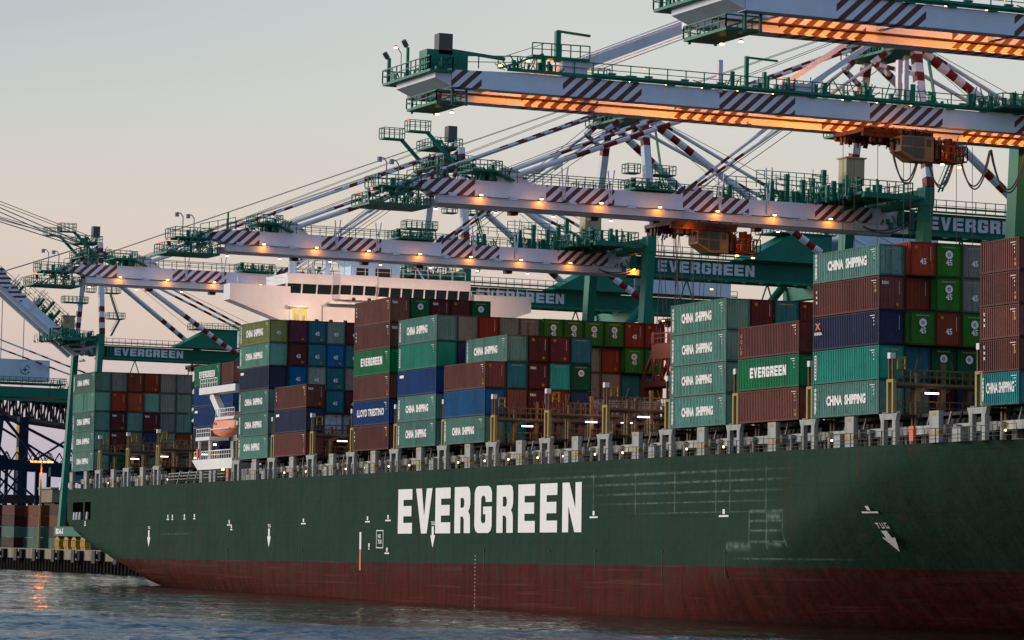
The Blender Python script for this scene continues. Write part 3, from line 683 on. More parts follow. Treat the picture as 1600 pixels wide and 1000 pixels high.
mb = MB(); mb.tube((-185, .3, 18.6), (-185, .3, 18.7), .2, 8); mb.tube((-173, .2, 16.8), (-173, .2, 16.95), .22, 8); mb.tube((-176.5, .2, 20.1), (-176.5, .2, 20.3), .22, 8); mb.build('deck_lamp', 'bulb_warm', ship)
light('davit_glow', 'POINT', (-176, -.5, 19.8), 60, (1, .7, .4), .2, ship)
# walls behind the davit: casing seen between the platforms
mb = MB(); mb.box(-199, -186.5, 9.5, 33, DECK, 30); mb.build('engine_casing', 'deck_grey', ship)
aboard(ship)

# ------------------------------------------------------------------ lifeboat
def lifeboat():
    L_, n = 9.8, 12; mb = MB(); secs = []
    for i in range(n + 1):
        t = i / n; w = 1.25 * (math.sin(math.pi * (t * .9 + .06))) ** .45; zt = 1.5 + .25 * math.sin(math.pi * t); zb = -1.15 + 1.0 * abs(t - .45) ** 1.8 * 2.2
        ring = []
        for k in range(14):
            a = 2 * math.pi * k / 14; y = w * math.cos(a); s = math.sin(a)
            ring.append((t * L_ - L_ / 2, y * (1 if s < 0 else .92), s * (zt if s > 0 else -zb) * (1 if abs(s) > .2 else .9)))
        secs.append(ring)
    for r_ in secs: mb.v += r_
    for i in range(n):
        for k in range(14):
            a = i * 14 + k; b = i * 14 + (k + 1) % 14; mb.f.append((a, b, b + 14, a + 14)); mb.m.append(0)
    mb.f.append(tuple(range(13, -1, -1))); mb.m.append(0); mb.f.append(tuple(range(n * 14, n * 14 + 14))); mb.m.append(0)
    t = thing('lifeboat', 'enclosed orange lifeboat hanging in the white davit frame amidships', 'lifeboat')
    me = mb.mesh('boat_hull', 'boat_orange'); me.polygons.foreach_set('use_smooth', [True] * len(me.polygons)); link('boat_hull', me, t)
    mb = MB(); mb.box(.6, 2.1, -.75, .75, 1.2, 2.15); mb.build('steering_cabin', 'boat_orange', t)
    mb = MB(); mb.box(.8, 1.9, -.78, -.74, 1.65, 2.0); mb.box(-2.6, -1.9, -1.2, -1.16, .5, .8); mb.build('window', 'glass_dark', t)
    mb = MB(); mb.tube((-4.0, -1.2, -.1), (4.0, -1.25, -.1), .09, 6); mb.build('rubbing_strake', 'white_paint', t)
    aboard(t, (-174.3, 1.3, 22.3))
lifeboat()
# ------------------------------------------------------------------ containers
C40, W, H9 = 11.5, 2.42, 2.86
CMESH = {}
def cont_meshes(L_, H_, end):
    k = (L_, H_, end)
    if k in CMESH: return CMESH[k]
    b = MB()
    def corr(p0, p1, z0, z1, nrm, n):
        p0, p1, nrm = Vector(p0), Vector(p1), Vector(nrm); pts = []; ts = []
        for i in range(n): ts += [(i + .0, 0), (i + .32, 0), (i + .5, 1), (i + .82, 1)]
        ts.append((n, 0))
        for t, d in ts:
            q = p0.lerp(p1, t / n) - nrm * (.075 * d + .02); pts += [(q.x, q.y, z0), (q.x, q.y, z1)]
        b.poly(pts, [(2 * i, 2 * i + 2, 2 * i + 3, 2 * i + 1) for i in range(len(ts) - 1)])
    n = int(round((L_ - .3) / .30))
    corr((.12, 0, 0), (L_ - .12, 0, 0), .16, H_ - .1, (0, -1, 0), n); corr((L_ - .12, W, 0), (.12, W, 0), .16, H_ - .1, (0, 1, 0), n)
    b.poly([(.1, .05, H_ - .04), (L_ - .1, .05, H_ - .04), (L_ - .1, W - .05, H_ - .04), (.1, W - .05, H_ - .04)], [(0, 1, 2, 3)])
    b.poly([(.1, .05, .1), (L_ - .1, .05, .1), (L_ - .1, W - .05, .1), (.1, W - .05, .1)], [(3, 2, 1, 0)])
    b.poly([(.05, .05, .1), (.05, W - .05, .1), (.05, W - .05, H_ - .05), (.05, .05, H_ - .05)], [(3, 2, 1, 0)])
    body = b.mesh('body', 'container_paint')
    f = MB()
    for x in (0, L_ - .16):
        for y in (0, W - .14):
            f.box(x, x + .16, y, y + .14, .12, H_ - .12)
            for z in (0, H_ - .12): f.box(x - .012, x + .172, y - .012, y + .152, z, z + .12)
        f.box(x, x + .12, .141, W - .141, 0.01, .16); f.box(x, x + .12, .141, W - .141, H_ - .13, H_ - .01)
    for y in (0, W - .06):
        f.box(.173, L_ - .173, y, y + .06, .02, .17); f.box(.173, L_ - .173, y, y + .06, H_ - .1, H_ - .01)
    if L_ < 7:
        f.box(L_ * .30, L_ * .38, -.015, 0, .03, .15); f.box(L_ * .62, L_ * .70, -.015, 0, .03, .15)
    frame = f.mesh('frame', 'container_frame')
    e = MB()
    if end == 'd':
        for s in (0, 1): e.box(L_ - .09, L_ - .05, .15 + s * (W / 2 - .135), W / 2 - .012 + s * (W / 2 - .14), .17, H_ - .14)
        for y in (.45, .9, W - .9, W - .45): e.tube((L_ - .03, y, .12), (L_ - .03, y, H_ - .12), .022, 5); e.box(L_ - .048, L_ - .02, y - .03, y + .25, 1.1, 1.16)
    else:
        p0, p1 = Vector((L_ - .05, .14, 0)), Vector((L_ - .05, W - .14, 0)); n2 = 8; ts = []
        for i in range(n2): ts += [(i, 0), (i + .35, 0), (i + .5, 1), (i + .85, 1)]
        ts.append((n2, 0)); pts = []
        for t, d in ts: q = p0.lerp(p1, t / n2); pts += [(q.x - .05 * d, q.y, .165), (q.x - .05 * d, q.y, H_ - .13)]
        e.poly(pts, [(2 * i, 2 * i + 2, 2 * i + 3, 2 * i + 1) for i in range(len(ts) - 1)])
    en = e.mesh('door_end' if end == 'd' else 'end_panel', 'container_paint')
    CMESH[k] = (body, frame, en); return CMESH[k]
def rect_mesh(name, rects, mat, face):
    mb = MB()
    for a, b_, c, d in rects:
        if face == 'side': mb.poly([(a, 0, c), (b_, 0, c), (b_, 0, d), (a, 0, d)], [(0, 1, 2, 3)])
        else: mb.poly([(0, a, c), (0, b_, c), (0, b_, d), (0, a, d)], [(0, 1, 2, 3)])
    return mb.mesh(name, mat)
TINY = rect_mesh('marking', [(0, .8, 0, .05), (.35, .75, -.2, -.15), (.6, .7, -.5, -.38), (.6, .7, -.8, -.7)], 'letter_white', 'side')
ENDTINY = rect_mesh('marking', [(0, .05, -k * .13, -k * .13 + .08) for k in range(9)], 'letter_white', 'end')
TOPTINY = rect_mesh('marking', [(.12 * k, .12 * k + .08, 0, .1) for k in range(11)], 'beige_paint', 'end')
YEL = rect_mesh('warning_plate', [(0, .3, 0, .26)], 'yellow_paint', 'end')
YELS = rect_mesh('warning_plate', [(0, .26, 0, .26), (.02, .2, .38, .6)], 'yellow_paint', 'side')
BOXW = rect_mesh('marking', [(0, .95, 0, .26)], 'letter_white', 'end')
STRIP = rect_mesh('marking', [(0, .32, 0, 2.1)], 'letter_white', 'side')
STRIPB = rect_mesh('marking', [(.07, .25, .15 + .28 * k, .33 + .28 * k) for k in range(7)], 'blue_paint', 'side')
def ring_mesh():
    mb = MB(); n = 20
    pts = [(0, math.cos(2 * math.pi * i / n) * r, math.sin(2 * math.pi * i / n) * r) for r in (.36, .15) for i in range(n)]
    mb.poly(pts, [(i, (i + 1) % n, n + (i + 1) % n, n + i) for i in range(n)])
    st = []
    for i in range(8):
        r = .15 if i % 2 == 0 else .05; a = math.pi / 4 * i; st.append((.004, math.cos(a) * r * .9, math.sin(a) * r * .9))
    mb.poly(st, [tuple(range(8))]); return mb.mesh('emblem', 'letter_white')
RING = ring_mesh()
COLS = {
 'china': (.155, .35, .28), 'chinad': (.125, .25, .20), 'teal': (.03, .36, .26), 'tealb': (.03, .33, .33), 'blueg': (.03, .19, .22), 'egreen': (.012, .25, .09),
 'pink': (.22, .075, .06), 'maroon': (.12, .03, .03), 'navy': (.04, .055, .115), 'blue': (.006, .075, .24), 'lblue': (.008, .15, .34), 'olive': (.40, .42, .13),
 'red': (.34, .05, .022), 'brown': (.25, .05, .025), 'grey': (.26, .27, .235), 'lgrey': (.30, .38, .31), 'ggrn': (.19, .27, .21), 'purple': (.15, .045, .07),
 'green': (.04, .18, .025), 'dgreen': (.012, .12, .045), 'white': (.55, .56, .60), 'orange': (.38, .09, .03), 'tan': (.26, .22, .18)}
DESC = {'china': 'pale teal', 'chinad': 'grey green', 'teal': 'bright teal', 'tealb': 'turquoise', 'blueg': 'dark teal', 'egreen': 'vivid green', 'pink': 'dusty maroon', 'maroon': 'dark maroon',
 'navy': 'dark navy', 'blue': 'deep blue', 'lblue': 'bright blue', 'olive': 'olive yellow', 'red': 'red', 'brown': 'rusty brown', 'grey': 'grey', 'lgrey': 'light grey green', 'ggrn': 'grey green',
 'purple': 'purple brown', 'green': 'leaf green', 'dgreen': 'deep green', 'white': 'white', 'orange': 'orange brown', 'tan': 'tan grey'}
ROWN = ['outermost', 'second', 'third', 'fourth', 'fifth', 'sixth', 'seventh', 'eighth', 'ninth', 'tenth', 'eleventh']
LVN = ['bottom', 'second up', 'third up', 'fourth up', 'fifth up', 'sixth up']
def container(bay, x0, row, lv, col, side='', end='', L_=C40, H_=H9, ext=0, z=None, y=None):
    kind = 'd' if col in ('maroon', 'pink', 'purple') or 'd' in end.split() else 'c'
    if ext: L_ = C40 + ext
    if row == 0 and bay == S0: pass
    body, frame, en = cont_meshes(round(L_, 2), H_, kind)
    lab = '%s container%s, %s in %s row, %s' % (DESC[col], {'china': ' lettered in white', 'eg': ' lettered in white', 'lt': ' lettered in white', 'seam': '', '': ''}.get(side, ' with side marks' if side else ''), LVN[lv] if lv < 6 else 'top', ROWN[row], bay)
    t = thing('container', lab, 'container', group='containers stacked on the ship')
    cc = COLS[col]; rr = random.Random(hash((round(x0), row, lv)) % 9999 if False else int(abs(x0) * 7 + row * 31 + lv * 101)); k = rr.uniform(.78, 1.16); cc = tuple(min(1, c * k * rr.uniform(.95, 1.05)) for c in cc)
    for nm, me in (('body', body), ('frame', frame), ('door_end' if kind == 'd' else 'end_panel', en)):
        o = link(nm, me, t); o.color = (*cc, 1)
    ys = -.012
    def S_(nm, me, x, z_): return link(nm, me, t, (x, ys, z_))
    def E_(nm, me, y_, z_, rot=False):
        o = link(nm, me, t, (L_ + .012, y_, z_)); 
        if rot: o.rotation_euler = (0, 0, math.pi / 2)
        return o
    if side == 'china':
        S_('lettering', text_mesh('CHINA  SHIPPING', rr.choice((6.2, 6.5, 6.8)), rr.choice((.86, .92)), bold=.05), L_ * .21 + rr.uniform(-.2, .3), H_ * .34 + rr.uniform(-.06, .06)); S_('lettering', text_mesh('中\n国\n海\n运\n集\n团', .38, 2.25), .32, .3)
        S_('marking', TINY, L_ - 1.5, H_ - .42)
    elif side == 'eg': S_('lettering', evergreen_word(7.0, .92), L_ * .2, H_ * .38); S_('marking', TINY, L_ - 1.5, H_ - .42)
    elif side == 'lt': S_('lettering', text_mesh('LLOYD TRIESTINO', 8.6, .85), L_ * .12, H_ * .36); S_('marking', TINY, L_ - 1.5, H_ - .42)
    elif side == 'tex': S_('lettering', text_mesh('t\ne\nx', .3, 1.15), .5, H_ * .4); S_('warning_plate', YELS, L_ - .75, H_ * .52); S_('marking', TINY, L_ - 1.3, H_ - .4)
    elif side == 'gold': S_('lettering', text_mesh('G\nO\nL\nD', .4, 1.9, 'yellow_paint'), .4, .35); S_('marking', TINY, L_ - 1.3, H_ - .4)
    elif side == 'nor': S_('emblem', text_mesh('X', .95, .6, 'orange_paint'), .4, H_ * .62); S_('lettering', text_mesh('NORASIA', 1.3, .28), .3, H_ * .46); S_('marking', TINY, L_ - 1.5, H_ - .42)
    elif side == 'strip': s_ = S_('marking', STRIP, .35, .38); link('marking', STRIPB, t, (.35, -.02, .38)); S_('marking', TINY, L_ - 1.5, H_ - .42)
    elif side == 'tiny': S_('marking', TINY, L_ - 1.3, H_ - .4); S_('warning_plate', YELS, L_ - .7, .35)
    elif side == 'tag': S_('marking', rect_mesh('marking', [(.3, 1.5, 0, .32)], 'letter_white', 'side'), .3, H_ - .8)
    elif side == 'seam': mb = MB(); mb.box(L_ / 2 - .05, L_ / 2 + .05, -.012, .05, .17, H_ - .1); o = mb.build('seam_post', 'container_frame', t); o.color = (*cc, 1); S_('marking', TINY, L_ - 1.5, H_ - .42)
    for w_ in end.split():
        if w_ == '45': E_('lettering', text_mesh('45', .62, .52), .9, H_ * .34, True)
        elif w_ == 'ring': E_('emblem', RING, W * .5, H_ * .66); E_('marking', TOPTINY, .55, H_ - .42)
        elif w_ == 'tex': E_('lettering', text_mesh('tex', .72, .34), .22, H_ - .72, True)
        elif w_ == 'y': E_('warning_plate', YEL, 1.6, .35)
        elif w_ == 'yt': E_('warning_plate', YEL, .4, H_ - .6)
        elif w_ == 'm': E_('marking', ENDTINY, 1.9, H_ - .5)
        elif w_ == 't': E_('marking', TOPTINY, .55, H_ - .42)
        elif w_ == 'bx': E_('marking', BOXW, .5, H_ - .9)
    aboard(t, (x0 - (0 if ext else 0), .3 + 2.5 * row if y is None else y, BASE + lv * 2.9 if z is None else z))
    return t
def bx(k): return k + .62
# --- stern block
S0 = 'stern block'; x = -244.6
cols = {4: [('chinad', 'china', ''), ('grey', '', 't'), ('brown', '', 'yt m'), ('red', '', 'y m'), ('tan', '', ''), ('grey', '', '')],
        3: [('china', 'seam', ''), ('red', '', 'm yt'), ('orange', '', 'y m'), ('china', '', 't'), ('grey', '', ''), ('ggrn', '', '')],
        2: [('china', 'china', ''), ('maroon', '', 'tex m y'), ('chinad', '', 't'), ('maroon', '', 'tex m y'), ('grey', '', ''), ('china', '', '')],
        1: [('china', 'china', ''), ('maroon', '', 'tex y'), ('tan', '', ''), ('navy', '', ''), ('ggrn', '', ''), ('brown', '', 'y')],
        0: [('china', 'china', ''), ('dgreen', '', ''), ('maroon', '', ''), ('ggrn', '', ''), ('brown', '', ''), ('grey', '', '')]}
for lv, rows in cols.items():
    for r_, (c, s, e) in enumerate(rows): container(S0, x, r_, lv, c, s, e)
# row zero end faces read grey green in the photograph
# --- block behind the lifeboat
F0 = 'stack behind the lifeboat'
container(F0, -209.6, 3, 4, 'egreen', 'eg', '', z=29.4, y=7.9)
for lv, z in ((0, 17.8), (1, 20.7), (2, 23.6), (3, 26.5)): container(F0, -209.6, 3, lv, 'blue' if lv > 1 else 'navy', 'tag' if lv == 2 else '', '', z=z, y=7.9)
container('stack above the davit frame', -197.4, 3, 4, 'pink', '', 'bx', L_=5.0, z=29.3, y=7.9)
for lv, z in ((3, 26.4), (2, 23.5)): container('stack above the davit frame', -197.4, 3, lv, 'blue', '', '', L_=5.0, z=z, y=7.9)
# --- olive topped block, six high
B1 = 'olive topped block'; x = bx(-168.0)
T = {5: [('olive', 'china', '45 y'), ('purple', '', 'y'), ('blueg', '', '45 y'), ('lgrey', '', '45'), ('maroon', '', '45')],
     4: [('china', 'china', ''), ('maroon', '', '45 y'), ('blueg', '', '45 y'), ('lblue', '', '45 y'), ('blueg', '', '45')],
     3: [('navy', 'tag', ''), ('lblue', '', '45 y'), ('lgrey', '', '45'), ('blueg', '', '45 y'), ('tan', '', '')],
     2: [('china', 'china', ''), ('blueg', '', ''), ('maroon', '', ''), ('blueg', '', '45'), ('maroon', '', '45')],
     1: [('china', 'china', ''), ('blueg', '', ''), ('navy', '', ''), ('white', '', 'd y'), ('white', '', 'd y')],
     0: [('china', 'china', ''), ('dgreen', '', ''), ('navy', '', ''), ('brown', '', 'd'), ('dgreen', '', 'd')]}
for lv, rows in T.items():
    for r_, (c, s, e) in enumerate(rows):
        container(B1, x, r_, lv, ('chinad' if c == 'olive' and r_ else c), s, e, ext=(0 if r_ == 0 or lv < 2 else .5))
# --- three high stack right of it
B2 = 'stack beside olive topped block'; x = bx(-154.05)
for lv, c, s, e in ((2, 'pink', 'tex', 'tex m y'), (1, 'navy', 'tag', ''), (0, 'pink', 'tiny', '')): container(B2, x, 0, lv, c, s, e)
# --- six high block
B3 = 'six high block'; x = bx(-126.3)
for lv, c, s, e in ((5, 'pink', 'tex', 'tex m'), (4, 'pink', 'tex', 'tex m'), (3, 'egreen', 'eg', 't'), (2, 'pink', 'tiny', ''), (1, 'blue', 'lt', ''), (0, 'pink', 'tex', 'm')): container(B3, x, 0, lv, c, s, e)
for r_, c, e in ((1, 'dgreen', 'ring'), (2, 'maroon', 'tex m'), (3, 'maroon', 'yt'), (4, 'dgreen', 'ring')): container(B3, x, r_, 5, c, '', e)
for r_ in range(1, 5): container(B3, x, r_, 4, 'maroon', '', 'm')
# --- five high block, eleven rows across
B4 = 'five high block'; x = bx(-112.1)
T = {4: [('china', 'seam2', 't'), ('grey', '', ''), ('red', '', 'm'), ('grey', '', ''), ('tan', '', 't'), ('green', '', '45 ring'), ('green', '', '45 ring'), ('green', '', '45 ring'), ('green', '', '45 ring'), ('brown', '', '45 yt m'), ('brown', '', '45 yt m')],
     3: [('teal', 'strip2', ''), ('navy', '', ''), None, None, None, None, None, ('grey', '', 't'), ('brown', '', 'y m'), ('green', '', '45 ring'), ('green', '', '45 ring')],
     2: [('blue', 'tag2', ''), ('navy', '', ''), None, None, None, None, None, ('tan', '', 't'), ('tan', '', ''), ('blueg', '', ''), ('blueg', '', '')],
     1: [('china', 'china', ''), None, None, None, None, None, None, ('white', '', 'd'), ('white', '', 'd y'), ('white', '', 'd'), ('white', '', 'd')],
     0: [('china', 'china', ''), None, None, None, None, None, None, ('tan', '', 'd'), ('maroon', '', 'd'), ('tan', '', 'd'), ('maroon', '', 'd')]}
for lv, rows in T.items():
    for r_, q in enumerate(rows):
        if q is None: continue
        c, s, e = q; s = {'seam2': 'china', 'strip2': 'strip', 'tag2': 'tag'}.get(s, s)
        container(B4, x, r_, lv, c, s, e, ext=.8 if '45' in e else 0)
# --- three high outer stack and the four high rows behind it
B5 = 'block left of empty bays'; x = bx(-98.2)
T = {3: [None, ('china', 'china', 't'), ('maroon', '', 'yt m y'), ('maroon', '', 'yt m y'), ('blueg', '', 't')],
     2: [('pink', 'tiny', 'yt m'), ('blueg', '', 't'), ('maroon', '', 'tex m y'), ('teal', '', 't'), ('dgreen', '', 'ring')],
     1: [('lblue', '', ''), ('pink', '', 'c'), ('maroon', '', 'tex m'), ('brown', '', 'yt m'), ('navy', '', '')],
     0: [('china', 'china', ''), ('blueg', '', ''), ('maroon', '', ''), ('ggrn', '', 'd'), ('tan', '', 'd')]}
for lv, rows in T.items():
    for r_, q in enumerate(rows):
        if q: container(B5, x, r_, lv, *q)
# --- four high block
B6 = 'four high teal block'; x = bx(-41.9)
for lv in range(4): container(B6, x, 0, lv, 'china', 'china', '')
for r_, c, e in ((1, 'maroon', 'yt m'), (2, 'blueg', 't'), (3, 'maroon', 'yt m'), (4, 'blueg', '')):
    container(B6, x, r_, 3, c, '', e); container(B6, x, r_, 2, 'maroon' if r_ % 2 else 'navy', '', '')
# --- three high stack with yellow letters
B7 = 'three high stack'; x = bx(-27.95)
for lv, c, s, e in ((2, 'pink', 'gold', ''), (1, 'egreen', 'eg', 't'), (0, 'pink', 'tiny', '')): container(B7, x, 0, lv, c, s, e)
# --- tall block on the right
B8 = 'tall block at the right'; x = bx(-13.9)
T = {4: [('china', 'china', 't'), ('red', '', '45 yt m'), ('green', '', '45 ring'), ('grey', '', '45 t y'), ('grey', '', '45')],
     3: [('pink', 'tex', 'tex m y'), ('brown', '', 'd m'), ('green', '', '45 ring'), ('grey', '', '45 t y'), ('grey', '', '')],
     2: [('navy', 'nor', 'm'), ('green', '', '45 ring'), ('brown', '', '45 yt m'), ('green', '', '45 ring'), ('green', '', '')],
     1: [('teal', 'strip', 't'), ('blueg', '', ''), ('dgreen', '', 'ring'), ('dgreen', '', 'ring'), ('dgreen', '', '')],
     0: [('china', 'china', ''), ('ggrn', '', ''), ('maroon', '', ''), ('navy', '', ''), ('brown', '', '')]}
for lv, rows in T.items():
    for r_, (c, s, e) in enumerate(rows):
        container(B8, x, r_, lv, c, s, e, ext=.85 if '45' in e else 0, H_=2.6 if (lv == 4 and r_ == 0) else H9)
# --- short containers at the right edge of the picture
B9 = 'short stack at right edge'
for lv in range(5):
    container(B9, 14.3, 0, lv, 'tealb' if lv == 0 else 'pink', {0: 'shortchina', 1: 'tex', 2: 'tex', 3: 'tiny', 4: 'tiny'}[lv] if lv else '', '', L_=5.75, H_=2.57, z=BASE + lv * 2.6)
    container(B9, 14.3, 1, lv, ['navy', 'brown', 'maroon', 'ggrn', 'brown'][lv], '', '', L_=5.75, H_=2.57, z=BASE + lv * 2.6)
for o in [o for o in COL.objects if o.get('label', '').startswith('turquoise') and B9 in o.get('label', '')]:
    link('lettering', text_mesh('CHINA SHIPPING', 4.1, .85), o, (.95, -.012, .95)); link('lettering', text_mesh('中\n国\n海\n运\n集\n团', .24, 1.9), o, (.35, -.012, .35)); link('marking', TINY, o, (4.6, -.012, 2.2))
    o['label'] = 'turquoise container with white lettering, bottom of the short stack at the right edge'
# ------------------------------------------------------------------ quay
QZ = 4.16
mb = MB(); mb.poly([(-1500, 45, QZ), (900, 45, QZ), (900, 700, QZ), (-1500, 700, QZ)], [(0, 1, 2, 3)]); structure(mb.build('quay_ground', 'asphalt'))
mb = MB(); mb.box(-1500, 900, 44.6, 45.6, 2.35, QZ + .25, 0); mb.box(-1500, 900, 45.4, 45.8, -3, 2.35, 1)
for i in range(300): x = -600 + i * 2.3; mb.tube((x, 44.9, -2), (x, 44.9, 2.5), .38, 6, mi=1)
tag(mb.build('quay_wall', ['concrete', 'pile']), 'stained concrete quay edge on dark piles below the crane bogies', 'quay wall')
for i in range(30):
    x = -580 + i * 14.3
    t = thing('fender', 'dark rubber fender block hanging on the concrete quay edge', 'fender', (x, 0, 0), 'fenders along the quay edge')
    mb = MB(); mb.box(-1.1, 1.1, 43.3, 43.6, 1.9, 4.3); mb.build('fender_panel', 'dark_steel', t)
    mb = MB(); mb.tube((-.5, 44.6, 3.2), (-.5, 43.6, 3.2), .5, 8); mb.tube((.8, 44.6, 3.2), (.8, 43.6, 3.2), .5, 8); mb.box(1.2, 3.2, 43.8, 44.6, 2.4, 4.2); mb.build('rubber_cone', 'rubber', t)

# ------------------------------------------------------------------ cranes
LAMPM = {}
def lamp_meshes():
    a = MB(); a.tube((0, 0, 0), (0, 0, .14), .25, 10, r2=.13); LAMPM['hood'] = a.mesh('lamp_hood', 'dark_steel')
    a = MB(); a.tube((0, 0, -.10), (0, 0, 0), .19, 10); LAMPM['lens'] = a.mesh('lamp_lens', 'lamp_orange'); a = MB(); a.tube((0, 0, -.10), (0, 0, 0), .19, 10); LAMPM['pink'] = a.mesh('lamp_lens', 'lamp_pink')
lamp_meshes()
def lamp(par, x, y, z, energy, lens='lens', off=(0, 0, -.25), spot=False):
    o = link('lamp', LAMPM['hood'], par, (x, y, z)); link('lamp_lens', LAMPM[lens], o)
    if energy: light('lamp_glow', 'POINT', off, energy, SOD, .08, o)
    return o
def cage_cabinet(mb, x, y, z, h, w=.9):
    mb.box(x - w / 2, x + w / 2, y - w / 2, y + w / 2, z, z + h)
    for k in range(int(h / .7)):
        zz = z + .5 + k * .7; mb.beam((x + w / 2, y - w / 2, zz), (x + w / 2, y - w / 2 - 1.1, zz + .15), .06); mb.beam((x - w / 2, y - w / 2, zz), (x - w / 2, y - w / 2 - 1.1, zz + .15), .06); mb.beam((x - w / 2, y - w / 2 - 1.1, zz + .15), (x + w / 2, y - w / 2 - 1.1, zz + .15), .06)
    mb.beam((x, y - w / 2 - 1.1, z + .4), (x, y - w / 2 - 1.1, z + h), .06)
def clutter(mb, x0, x1, y0, y1, z, n, seed, hmax=1.6):
    r_ = random.Random(seed)
    for _ in range(int(n * 1.3)):
        x, y = r_.uniform(x0, x1), r_.uniform(y0, y1); w, d_, h = r_.uniform(.1, .5), r_.uniform(.1, .55), r_.uniform(.3, hmax)
        if r_.random() < .38: mb.box(x - w / 2, x + w / 2, y - d_ / 2, y + d_ / 2, z, z + h)
        else: mb.beam((x, y, z), (x + r_.uniform(-.8, .8), y + r_.uniform(-1.2, 1.2), z + h), .09)
def stairs(mb, p, q, w=.8):
    p, q = Vector(p), Vector(q); n = int((q - p).length / .45)
    for s in (-w / 2, w / 2): mb.beam(p + Vector((s, 0, 0)), q + Vector((s, 0, 0)), .08, .2); mb.beam(p + Vector((s, 0, 1.0)), q + Vector((s, 0, 1.0)), .06)
    for i in range(n): c = p.lerp(q, i / n); mb.beam(c + Vector((-w / 2, 0, 0)), c + Vector((w / 2, 0, 0)), .22, .05)
def boom_parts(t, raise_deg=0.0):
    """type one boom: returns list of parts so it can be hinged up"""
    parts = []
    mb = MB()
    pr_ = [(-7.0, 43.9), (-6.2, 43.5), (46.5, 43.5), (46.5, 45.2), (3.6, 45.2), (-4.8, 45.2)]
    mb.poly([(0, y, z) for y, z in pr_] + [(-2.4, y, z) for y, z in pr_], [tuple(range(6)), tuple(range(11, 5, -1))] + [(i, 6 + i, 6 + (i + 1) % 6, (i + 1) % 6) for i in range(6)])
    mb.poly([(0, -7, 43.9), (0, -4.8, 45.2), (0, -10.5, 44.5), (0, -10.3, 44.0), (-2.4, -7, 43.9), (-2.4, -4.8, 45.2), (-2.4, -10.5, 44.5), (-2.4, -10.3, 44.0)], [(0, 1, 2, 3), (7, 6, 5, 4), (0, 3, 7, 4), (1, 5, 6, 2), (2, 6, 7, 3)])
    parts.append(mb.build('boom_girder', 'boom_stripe', t))
    mb = MB()
    for x0, x1 in ((.35, 1.15), (-3.55, -2.75)):
        e_ = 45.9 if raise_deg else 50.5; mb.box(x0, x1, -6.4, e_, 42.5, 43.15); mb.box(x0 - .08, x1 + .08, -6.4, e_, 43.155, 43.22); mb.box(x0 - .06, x1 + .06, -6.4, e_, 42.42, 42.495)
    for i in range(16): y = -4.5 + i * 3.5; mb.box(-2.6, .2, y - .2, y + .2, 43.22, 43.49); mb.poly([(.3, y - .3, 43.23), (1.2, y - .3, 43.23), (.02, y - .3, 43.7), (.3, y + .3, 43.23), (1.2, y + .3, 43.23), (.02, y + .3, 43.7)], [(0, 1, 2), (5, 4, 3), (0, 3, 4, 1), (1, 4, 5, 2)])
    parts.append(mb.build('trolley_rail', 'crane_white', t))
    mb = MB(); mb.rail((-.05, -4.8, 45.2), (-.05, 45, 45.2), 1.15, 2.0, .04); mb.rail((-2.3, -4.8, 45.2), (-2.3, 45, 45.2), 1.15, 2.0, .04); mb.rail((-.05, -9.5, 44.2), (-.05, -4.9, 45.3), 1.5, 1.2, .04)
    for i in range(9): mb.beam((-.05, i * 5 - 1, 45.75), (.3, i * 5 - 1, 45.75), .3, .12)
    parts.append(mb.build('walkway_railing', 'crane_dark_green', t))
    mb = MB(); mb.deck(-3.8, 1.4, -14.2, -7.3, 42.0, 1.15, .045, .25, 1.1); mb.deck(-3.2, .8, -13.0, -8.2, 43.95, 1.15, .045, .2, 1.0)
    clutter(mb, -3.4, 1, -13.6, -7.6, 42.0, 26, 5, 1.5); clutter(mb, -2.8, .5, -11, -8.4, 43.95, 12, 6, 1.3); clutter(mb, -3.4, 1, -12.6, -7.6, 43.0, 12, 15, .9)
    for x in (-3.3, .9): mb.beam((x, -8.5, 42.1), (x, -8.5, 43.9), .15); mb.beam((x, -12.5, 42.1), (x, -9.5, 43.9), .12)
    stairs(mb, (-1, -8.2, 44.0), (-1, -5.2, 45.3)); mb.beam((-1, -5.6, 45.2), (-1, -5.6, 47.5), .2)
    parts.append(mb.build('tip_platform', 'crane_green', t))
    mb = MB()
    for y, x in ((-11.6, -.6), (-9.7, -2.0)): mb.path([(x, y, 43.9), (x, y, 46.5), (x, y - .3, 46.9), (x, y - .8, 47.0)], .07); mb.tube((x, y - .8, 46.5), (x, y - .8, 47.0), .28, 8)
    parts.append(mb.build('tip_lamp_post', 'cable_light', t))
    mb = MB(); mb.tube((-3, -13.8, 43.3), (-3, -13.8, 43.6), .14, 8); mb.tube((.9, -13.8, 43.3), (.9, -13.8, 43.55), .12, 8); parts.append(mb.build('warning_light', 'lamp_red', t))
    # stay brackets on top of the boom
    mb = MB()
    for x in (-.02, -2.4): mb.poly([(x, .9, 45.2), (x, 4.8, 45.2), (x, 3.6, 46.3), (x, 3.0, 46.7), (x, 1.2, 46.7), (x - .35, .9, 45.2), (x - .35, 4.8, 45.2), (x - .35, 3.6, 46.3), (x - .35, 3.0, 46.7), (x - .35, 1.2, 46.7)], [(0, 1, 2, 3, 4), (9, 8, 7, 6, 5)] + [(i, 5 + i, 5 + (i + 1) % 5, (i + 1) % 5) for i in range(5)])
    parts.append(mb.build('stay_bracket', 'crane_white', t))
    mb = MB(); 
